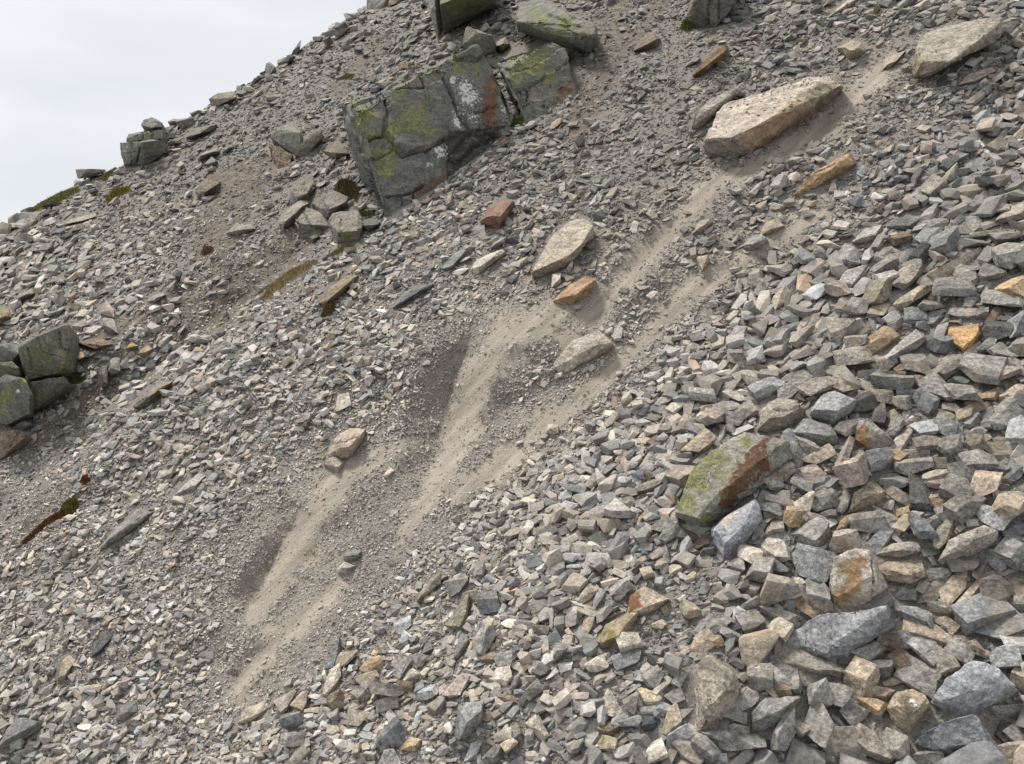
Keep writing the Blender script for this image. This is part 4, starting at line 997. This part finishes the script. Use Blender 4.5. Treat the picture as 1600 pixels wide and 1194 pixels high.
MOSS0, MOSS1 = (.085, .092, .03), (.23, .225, .08)
TUFTS = [
    ('moss_patch', 'moss', 'green moss mat along the left skyline', '42,332 60,318 95,300 120,292 128,298 100,315 60,330', MOSS0, (.20, .21, .06), 1500, 5),
    ('moss_patch', 'moss', 'small green moss strip just below the skyline crag', '150,283 165,270 182,260 185,268 165,284', MOSS0, (.17, .16, .06), 600, 4),
    ('moss_patch', 'moss', 'golden-green moss cushion below the skyline moss mat', '165,312 180,297 202,292 206,298 185,310 170,320', (.08, .06, .015), (.24, .2, .05), 900, 8),
    ('moss_patch', 'moss', 'tiny ochre moss tuft on the slope left of the big boulder', '530,126 540,114 556,116 552,126', (.07, .055, .02), (.18, .15, .05), 300, 4),
    ('grass_tuft', 'grass', 'bright green grass tuft in the crack right of the big boulder', '796,200 804,186 818,186 816,196', (.035, .055, .012), (.10, .14, .03), 260, 12),
    ('moss_patch', 'moss', 'dark green moss below the dark ribbed crag at the top', '1060,48 1068,30 1085,30 1092,46 1075,52', (.035, .045, .01), (.12, .13, .025), 500, 6),
    ('moss_patch', 'moss', 'long red-brown moss streak near the left edge, lower slope', '20,862 40,840 70,812 110,788 122,782 118,800 80,818 45,848', (.055, .025, .012), (.17, .085, .035), 1300, 6),
    ('moss_patch', 'moss', 'olive green moss cushion at the top of the red-brown streak', '92,802 100,786 118,776 126,786 118,804 104,808', (.05, .045, .012), (.16, .13, .035), 500, 8),
    ('moss_patch', 'moss', 'small rust-red moss tuft above the olive cushion', '124,758 128,746 138,741 142,750 136,760', (.08, .025, .012), (.17, .06, .03), 220, 7),
    ('moss_patch', 'moss', 'brown-red moss tuft in the gully left of centre', '312,398 318,386 332,384 336,394 322,402', (.06, .03, .015), (.16, .09, .05), 240, 6),
    ('moss_patch', 'moss', 'yellow-green moss under the jumbled blocks', '512,400 525,388 548,378 556,384 540,394 520,404', (.06, .06, .015), (.22, .20, .06), 420, 4),
    ('grass_tuft', 'grass', 'ochre dead grass along the gully bank', '405,470 420,445 455,420 490,405 502,412 470,432 430,462 412,474', (.12, .085, .035), (.30, .23, .10), 900, 5),
    ('moss_patch', 'moss', 'dark moss hanging between the jumbled blocks and big boulder', '520,300 535,280 556,285 566,300 560,318 535,315', (.03, .028, .012), (.10, .085, .03), 500, 9),
    ('moss_patch', 'moss', 'moss cushion on the dark cube at the foot of the big boulder', '552,340 562,330 582,328 592,338 575,343', (.03, .035, .01), (.12, .12, .03), 280, 6),
    ('moss_patch', 'moss', 'green moss at the foot of the outcrop on the left', '104,600 112,586 128,584 138,592 120,602', (.035, .04, .012), (.11, .11, .03), 260, 5),
    ('moss_patch', 'moss', 'brown moss tuft on the ledge stone beside the yellow bank', '500,500 506,480 520,470 528,482 515,498', (.05, .03, .012), (.15, .10, .04), 260, 9),
]


X0, X1, Y0, Y1 = -380.0, 2140.0, -120.0, 1480.0
RES = 2.0
OCC = np.zeros((int((Y1 - Y0) / RES), int((X1 - X0) / RES)), bool)
gy, gx = np.mgrid[0:OCC.shape[0], 0:OCC.shape[1]]
for poly in OCC_POLYS:
    xs = [p[0] for p in poly]; ys = [p[1] for p in poly]
    i0, i1 = max(int((min(ys) - Y0) / RES) - 1, 0), min(int((max(ys) - Y0) / RES) + 2, OCC.shape[0])
    j0, j1 = max(int((min(xs) - X0) / RES) - 1, 0), min(int((max(xs) - X0) / RES) + 2, OCC.shape[1])
    if i1 <= i0 or j1 <= j0:
        continue
    big = max(xs) - min(xs)
    d = poly_sd(gx[i0:i1, j0:j1] * RES + X0, gy[i0:i1, j0:j1] * RES + Y0, poly)
    OCC[i0:i1, j0:j1] |= d > (-2.0 if big < 130 else 5.0)
for (name, cat, label, outline, *_r) in TUFTS:
    poly = parse(outline)
    xs = [p[0] for p in poly]; ys = [p[1] for p in poly]
    i0, i1 = max(int((min(ys) - Y0) / RES), 0), int((max(ys) - Y0) / RES) + 1
    j0, j1 = max(int((min(xs) - X0) / RES), 0), int((max(xs) - X0) / RES) + 1
    OCC[i0:i1, j0:j1] |= poly_sd(gx[i0:i1, j0:j1] * RES + X0, gy[i0:i1, j0:j1] * RES + Y0, poly) > 1.0
HERO_OCC = OCC.copy()


def stamp(x, y, L, W, ang, test, grow, limit=0.08):
    a = L * 0.5 * grow; b = W * 0.5 * grow
    ca, sa = math.cos(math.radians(ang)), -math.sin(math.radians(ang))
    ex = math.hypot(a * ca, b * sa); ey = math.hypot(a * sa, b * ca)
    j0, j1 = int((x - ex - X0) / RES), int((x + ex - X0) / RES) + 2
    i0, i1 = int((y - ey - Y0) / RES), int((y + ey - Y0) / RES) + 2
    if i0 < 0 or j0 < 0 or i1 > OCC.shape[0] or j1 > OCC.shape[1]:
        return False
    dx = gx[i0:i1, j0:j1] * RES + X0 - x; dy = gy[i0:i1, j0:j1] * RES + Y0 - y
    m = ((dx * ca + dy * sa) / a) ** 2 + ((-dx * sa + dy * ca) / b) ** 2 < 1
    if test:
        c = m.sum()
        if c == 0:
            return not OCC[min(i0, OCC.shape[0] - 1), min(j0, OCC.shape[1] - 1)]
        return (OCC[i0:i1, j0:j1] & m).sum() <= limit * c
    OCC[i0:i1, j0:j1] |= m
    return True


kept = []
for s in SCRAP:
    if stamp(*s[:5], True, 0.5, 0.30):
        stamp(*s[:5], False, 0.90); kept.append(s)
print('traced', n_trace, 'kept', len(kept))
SCRAP = kept


def zone_palette(x, y):
    right = np.clip((x - 0.55 * (1194 - y) - 620) / 400, 0, 1)          # coarse stream, lower right
    upper = np.clip((430 - y + 0.12 * x) / 300, 0, 1) * (1 - right)
    return right, upper


KEYS = ['grey', 'lightgrey', 'bluegrey', 'dark', 'tan', 'tangrey', 'pale', 'ochre', 'brown', 'olive', 'pink', 'lightblue']
P_LOW = np.array([.22, .20, .05, .03, .12, .29, .05, .010, .012, .01, .02, .012])
P_RIGHT = np.array([.36, .13, .14, .06, .06, .15, .03, .012, .018, .03, .012, .02])
P_UP = np.array([.36, .08, .05, .08, .06, .26, .02, .008, .04, .04, .006, .004])
for p in (P_LOW, P_RIGHT, P_UP):
    p /= p.sum()


def pick_colours(x, y):
    r, u = zone_palette(x, y)
    P = (P_LOW[None] * (1 - r - u * (1 - r))[:, None] + P_RIGHT[None] * r[:, None] + P_UP[None] * (u * (1 - r))[:, None])
    c = np.cumsum(P, 1); c /= c[:, -1:]
    k = (RNG.random(len(x))[:, None] > c).sum(1).clip(0, len(KEYS) - 1)
    return k


def colour_rgb(k, x, y):
    pal = np.array([PAL[n] for n in KEYS])
    c = pal[k] * np.exp(RNG.normal(0, 0.16, len(k)))[:, None]
    c = c * (1 + RNG.normal(0, 0.012, c.shape))
    c = c.mean(1, keepdims=True) + (c - c.mean(1, keepdims=True)) * 0.85
    r, u = zone_palette(x, y)
    # dust lying along the chutes; tone darker uphill and at right, paler lower left
    dust = line_mask(x, y, [[(a, b, w * 2.4) for a, b, w in ln] for ln in SAND], 0.6)
    c = c + (np.array((.315, .282, .238)) - c) * (dust * 0.55)[:, None]
    c = c * (1 - 0.14 * u + 0.17 * (1 - r) * (1 - u) - 0.07 * r)[:, None]
    return np.clip(c, 0.03, 0.62)


cand = []
NC_TOTAL = 480000
cx = RNG.uniform(X0 + 20, X1 - 20, NC_TOTAL); cy = RNG.uniform(Y0 + 10, Y1 - 20, NC_TOTAL)
# more tries where stones are small
sf = size_field(cx, cy)
keep = RNG.random(NC_TOTAL) < np.clip((10.0 / sf) ** 1.5, 0.05, 1.0)
keep &= cy > sil_y(cx) + 1
cx, cy, sf = cx[keep], cy[keep], sf[keep]
sand_m = line_mask(cx, cy, SAND); grav_m = line_mask(cx, cy, GRAVEL); soil_m = line_mask(cx, cy, SOIL)
bare = np.clip(np.maximum(np.maximum(sand_m * 0.94, grav_m * 0.62), soil_m * 0.75), 0, 1)
patch = VN2.fbm(cx / 60.0, cy / 38.0, 3)
near = line_mask(cx, cy, [[(a, b, w * 2.6) for a, b, w in ln] for ln in SAND], 0.7)
sf = sf * (1 - 0.42 * near)
keep = RNG.random(len(cx)) > np.maximum(bare, 0.35 * near)
cx, cy, sf, bare = cx[keep], cy[keep], sf[keep], bare[keep]
L = sf * np.exp(RNG.normal(-0.26, 0.58, len(cx))) * (1 - 0.35 * bare)
L = np.clip(L, 4.0, sf * np.where((cx > 980) & (cy > 480), 1.5, 2.4))
asp = np.clip(RNG.normal(0.56, 0.16, len(cx)), 0.26, 0.98)
ang = RNG.normal(22, 34, len(cx))
order = np.argsort(-L)
acc = []
for i in order:
    if stamp(cx[i], cy[i], L[i], L[i] * asp[i], ang[i], True, 0.78, 0.06):
        stamp(cx[i], cy[i], L[i], L[i] * asp[i], ang[i], False, 0.90)
        acc.append(i)
acc = np.array(acc)
print('packed', len(acc))
ST = dict(x=cx[acc], y=cy[acc], L=L[acc] * 1.12, W=L[acc] * asp[acc] * 1.12, a=ang[acc])
ST['k'] = pick_colours(ST['x'], ST['y'])
ST['rgb'] = colour_rgb(ST['k'], ST['x'], ST['y'])

# ------------------------------------------------------------------ the 300 that show largest: objects of their own
inview = (ST['x'] > 4) & (ST['x'] < 1596) & (ST['y'] > 4) & (ST['y'] < 1190)
n_more = max(0, 298 - len(SCRAP))
big = np.argsort(-(ST['L'] * ST['W']) * inview)[:n_more]
rest = np.setdiff1d(np.arange(len(ST['x'])), big)
all_x = np.array([s[0] for s in SCRAP] + list(ST['x'][big])); all_y = np.array([s[1] for s in SCRAP] + list(ST['y'][big]))
all_L = np.array([s[2] for s in SCRAP] + list(ST['L'][big])); all_W = np.array([s[3] for s in SCRAP] + list(ST['W'][big]))
all_a = np.array([s[4] for s in SCRAP] + list(ST['a'][big])); all_k = [s[5] for s in SCRAP] + [KEYS[k] for k in ST['k'][big]]
flat = RNG.uniform(0.36, 0.8, len(all_x))
B, P = frames(all_x, all_y, all_L, all_W, all_a, RNG.uniform(0.35, 1.5, len(all_x)), 0.32, flat)
used = set()
areas = all_L * all_W
q1, q2 = np.quantile(areas, (0.35, 0.75))


def relation(x, y, hx, hy):
    dx, dy = x - hx, y - hy
    if abs(dx) > 2.2 * abs(dy):
        return 'right of' if dx > 0 else 'left of'
    if abs(dy) > 2.2 * abs(dx):
        return 'below' if dy > 0 else 'above'
    return ('lower ' if dy > 0 else 'upper ') + ('right of' if dx > 0 else 'left of')


def stone_label(i):
    x, y = all_x[i], all_y[i]
    sz = 'small' if areas[i] < q1 else ('large' if areas[i] > q2 else 'medium')
    asp_ = all_L[i] / all_W[i]
    sh = 'long' if asp_ > 2.0 else ('oblong' if asp_ > 1.45 else 'blocky')
    near = sorted(HEROES, key=lambda h: (h[1] - x) ** 2 + (h[2] - y) ** 2)[:9]
    head = f'{sz} {WORD[all_k[i]]} {sh} stone'
    for a in near[:4]:
        t = f'{head} {relation(x, y, a[1], a[2])} {a[3]}'
        if t not in used and len(t.split()) <= 16:
            return t
    for a in near[:3]:
        for b in near:
            if b is a:
                continue
            t = f'{head} {relation(x, y, a[1], a[2])} {a[3]}, {relation(x, y, b[1], b[2])} {b[3]}'
            if t not in used and len(t.split()) <= 16:
                return t
    return f'{head} lying in the loose grey scree'


for i in range(len(all_x)):
    M = Matrix([[*B[i][0], P[i][0]], [*B[i][1], P[i][1]], [*B[i][2], P[i][2]], [0, 0, 0, 1]])
    o = bpy.data.objects.new('stone', PROTO_FINE[int(RNG.integers(len(PROTO_FINE)))])
    COL.objects.link(o)
    o.matrix_world = M
    c = np.array(PAL[all_k[i]]) * math.exp(RNG.normal(0, 0.10))
    o.color = (c[0], c[1], c[2], 1)
    lb = stone_label(i); used.add(lb)
    o['label'] = lb; o['category'] = 'stone'; o['group'] = 'loose stones of the scree'


# ------------------------------------------------------------------ the rest of the scree and the fine gravel
def stones_mesh(name, protos, Bm, Pm, rgb):
    VS, TS, CS = [], [], []
    off = 0
    which = RNG.integers(len(protos), size=len(Pm))
    flip = RNG.choice([-1.0, 1.0], (len(Pm), 2))
    Bm = Bm.copy(); Bm[:, :, 0] *= flip[:, :1]; Bm[:, :, 1] *= flip[:, 1:]
    det = np.linalg.det(Bm)
    Bm[det < 0, :, 2] *= -1
    for k, (v, t) in enumerate(protos):
        s = np.where(which == k)[0]
        if not len(s):
            continue
        w = np.einsum('nij,vj->nvi', Bm[s], v) + Pm[s][:, None]
        VS.append(w.reshape(-1, 3))
        TS.append((t[None] + (np.arange(len(s)) * len(v))[:, None, None] + off).reshape(-1, 3))
        CS.append(np.repeat(np.concatenate([rgb[s], np.ones((len(s), 1))], 1), len(v), 0))
        off += len(s) * len(v)
    me = raw_mesh(name, np.concatenate(VS), np.concatenate(TS), M_SCREE)
    col_attr(me, 'stone_color', np.concatenate(CS))
    return me


def join_raw(name, meshes):
    VS, TS, CS, off = [], [], [], 0
    for me in meshes:
        v, t = arrays(me)
        c = np.zeros(len(me.vertices) * 4, np.float32); me.attributes['stone_color'].data.foreach_get('color', c)
        VS.append(v); TS.append(t + off); CS.append(c.reshape(-1, 4)); off += len(v)
        bpy.data.meshes.remove(me)
    me = raw_mesh(name, np.concatenate(VS), np.concatenate(TS), M_SCREE)
    col_attr(me, 'stone_color', np.concatenate(CS))
    return me


x, y, Ls, Ws, an = (ST[k][rest] for k in ('x', 'y', 'L', 'W', 'a'))
rgb = ST['rgb'][rest]
fl = np.where(RNG.random(len(x)) < 0.5, RNG.uniform(0.25, 0.5, len(x)), RNG.uniform(0.5, 0.95, len(x)))
Bm, Pm = frames(x, y, Ls, Ws, an, RNG.uniform(0.3, 1.25, len(x)), 0.34, fl)
coarse = Ls > 19
small = Ls < 10.0
mid = ~coarse & ~small
# a second, thinner layer lying on top of the first
top = (RNG.random(len(x)) < 0.22)
tx, ty = x[top] + RNG.normal(0, 1, top.sum()) * Ls[top] * .5, y[top] + RNG.normal(0, 1, top.sum()) * Ls[top] * .35
ok = (ty > sil_y(tx) + 2)
ii = ((ty - Y0) / RES).astype(int).clip(0, OCC.shape[0] - 1); jj = ((tx - X0) / RES).astype(int).clip(0, OCC.shape[1] - 1)
ok &= ~HERO_OCC[ii, jj]
for s in SCRAP:
    ok &= np.hypot((tx - s[0]), (ty - s[1])) > s[2] * 0.45
tx, ty = tx[ok], ty[ok]
tL = Ls[top][ok] * RNG.uniform(.55, 1.0, ok.sum()); tW = tL * RNG.uniform(.4, .8, ok.sum())
tk = pick_colours(tx, ty); trgb = colour_rgb(tk, tx, ty)
tB, tP = frames(tx, ty, tL, tW, RNG.normal(22, 40, len(tx)), RNG.uniform(1.2, 2.0, len(tx)), 0.34, RNG.uniform(.35, .8, len(tx)))
tc = tL > 19
ms = [stones_mesh('a', PROTO_MID, Bm[coarse], Pm[coarse], rgb[coarse]), stones_mesh('b', PROTO_LOW, Bm[mid], Pm[mid], rgb[mid]), stones_mesh('e', PROTO_TINY, Bm[small], Pm[small], rgb[small]),
      stones_mesh('c', PROTO_MID, tB[tc], tP[tc], trgb[tc]), stones_mesh('d', PROTO_LOW, tB[~tc], tP[~tc], trgb[~tc])]
me = join_raw('scree', ms)
print('scree tris', len(me.polygons))
link('scree', me, kind='stuff', label='loose grey and tan scree covering the whole slope', category='scree')

# gravel: chips in the gaps, on the soil and thinly over the sand
NG = 200000
x = RNG.uniform(-350, 2110, NG); y = RNG.uniform(-100, 1440, NG)
sf = size_field(x, y)
sd = line_mask(x, y, SAND); gr = line_mask(x, y, GRAVEL); so = line_mask(x, y, SOIL)
pr = 0.30 + 0.6 * gr + 0.45 * so
pr = pr * (1 - sd) + 0.42 * sd * np.clip(0.9 + 2.6 * VN2.fbm(x / 28.0, y / 20.0, 3), 0.06, 2.2)
pr *= np.clip((24.0 / sf), 0.25, 1.0)
keep = (RNG.random(NG) < pr) & (y > sil_y(x) + 1)
ii = ((y - Y0) / RES).astype(int).clip(0, OCC.shape[0] - 1); jj = ((x - X0) / RES).astype(int).clip(0, OCC.shape[1] - 1)
keep &= ~HERO_OCC[ii, jj]
x, y, sf, sd = x[keep], y[keep], sf[keep], sd[keep]
Lg = np.clip(sf * 0.34, 3.0, 11.0) * np.exp(RNG.normal(-0.05, 0.58, len(x))) * (1 - 0.3 * sd)
kk = pick_colours(x, y)
rg = colour_rgb(kk, x, y)
gB, gP = frames(x, y, Lg, Lg * RNG.uniform(.45, .85, len(x)), RNG.normal(22, 45, len(x)), RNG.uniform(0.0, 0.5, len(x)), 0.3, RNG.uniform(.4, .9, len(x)))
me = stones_mesh('gravel', PROTO_TINY, gB, gP, rg)
print('gravel', len(x), 'tris', len(me.polygons))
link('gravel', me, kind='stuff', label='fine gravel and chips between the stones and over the soil', category='gravel')


# ------------------------------------------------------------------ moss and grass
def tuft(name, cat, label, outline, c0, c1, n, hpx, lean=0.5):
    poly = parse(outline)
    xs = [p[0] for p in poly]; ys = [p[1] for p in poly]
    px_, py_ = [], []
    n = n * 3
    r = np.random.default_rng(len(label) + n)
    while len(px_) < n:
        X = r.uniform(min(xs), max(xs), n); Y = r.uniform(min(ys), max(ys), n)
        m = poly_sd(X, Y, poly) > 0
        px_ += list(X[m]); py_ += list(Y[m])
    X = np.array(px_[:n]); Y = np.array(py_[:n])
    z = surf_z(X, Y); mpp = z / FP
    edge = np.clip(poly_sd(X, Y, poly) / 6.0, 0.15, 1)
    base = to_world(ray(X, Y) * z[:, None]) + NW * (hpx * 0.7 * mpp * edge * r.uniform(0, 1, n))[:, None]
    h = hpx * mpp * r.uniform(.4, 0.9, n)
    h = h * edge
    d = NW * 0.7 + np.array((0, 0, 0.6)) + r.normal(0, lean, (n, 3))
    d /= np.linalg.norm(d, axis=1)[:, None]
    side = np.cross(d, r.normal(0, 1, (n, 3))); side /= np.linalg.norm(side, axis=1)[:, None]
    w = (mpp * r.uniform(.5, 1.1, n))[:, None]
    bend = r.normal(0, .35, (n, 3)) * h[:, None]
    V = np.stack([base - side * w, base + side * w, base + d * (h * .6)[:, None] + side * w * .6 + bend * .3, base + d * h[:, None] + bend], 1).reshape(-1, 3)
    k = np.arange(n)[:, None] * 4
    T = np.concatenate([k + np.array([[0, 1, 2]]), k + np.array([[0, 2, 3]])])
    org = V.mean(0)
    me = raw_mesh(name, V - org, T, plant_material(name, c0, c1))
    o = link(name, me, label=label, category=cat)
    o.location = org


for t_ in TUFTS:
    tuft(*t_[:4], tuple(c * 1.35 for c in t_[4]), tuple(c * 1.25 for c in t_[5]), *t_[6:])
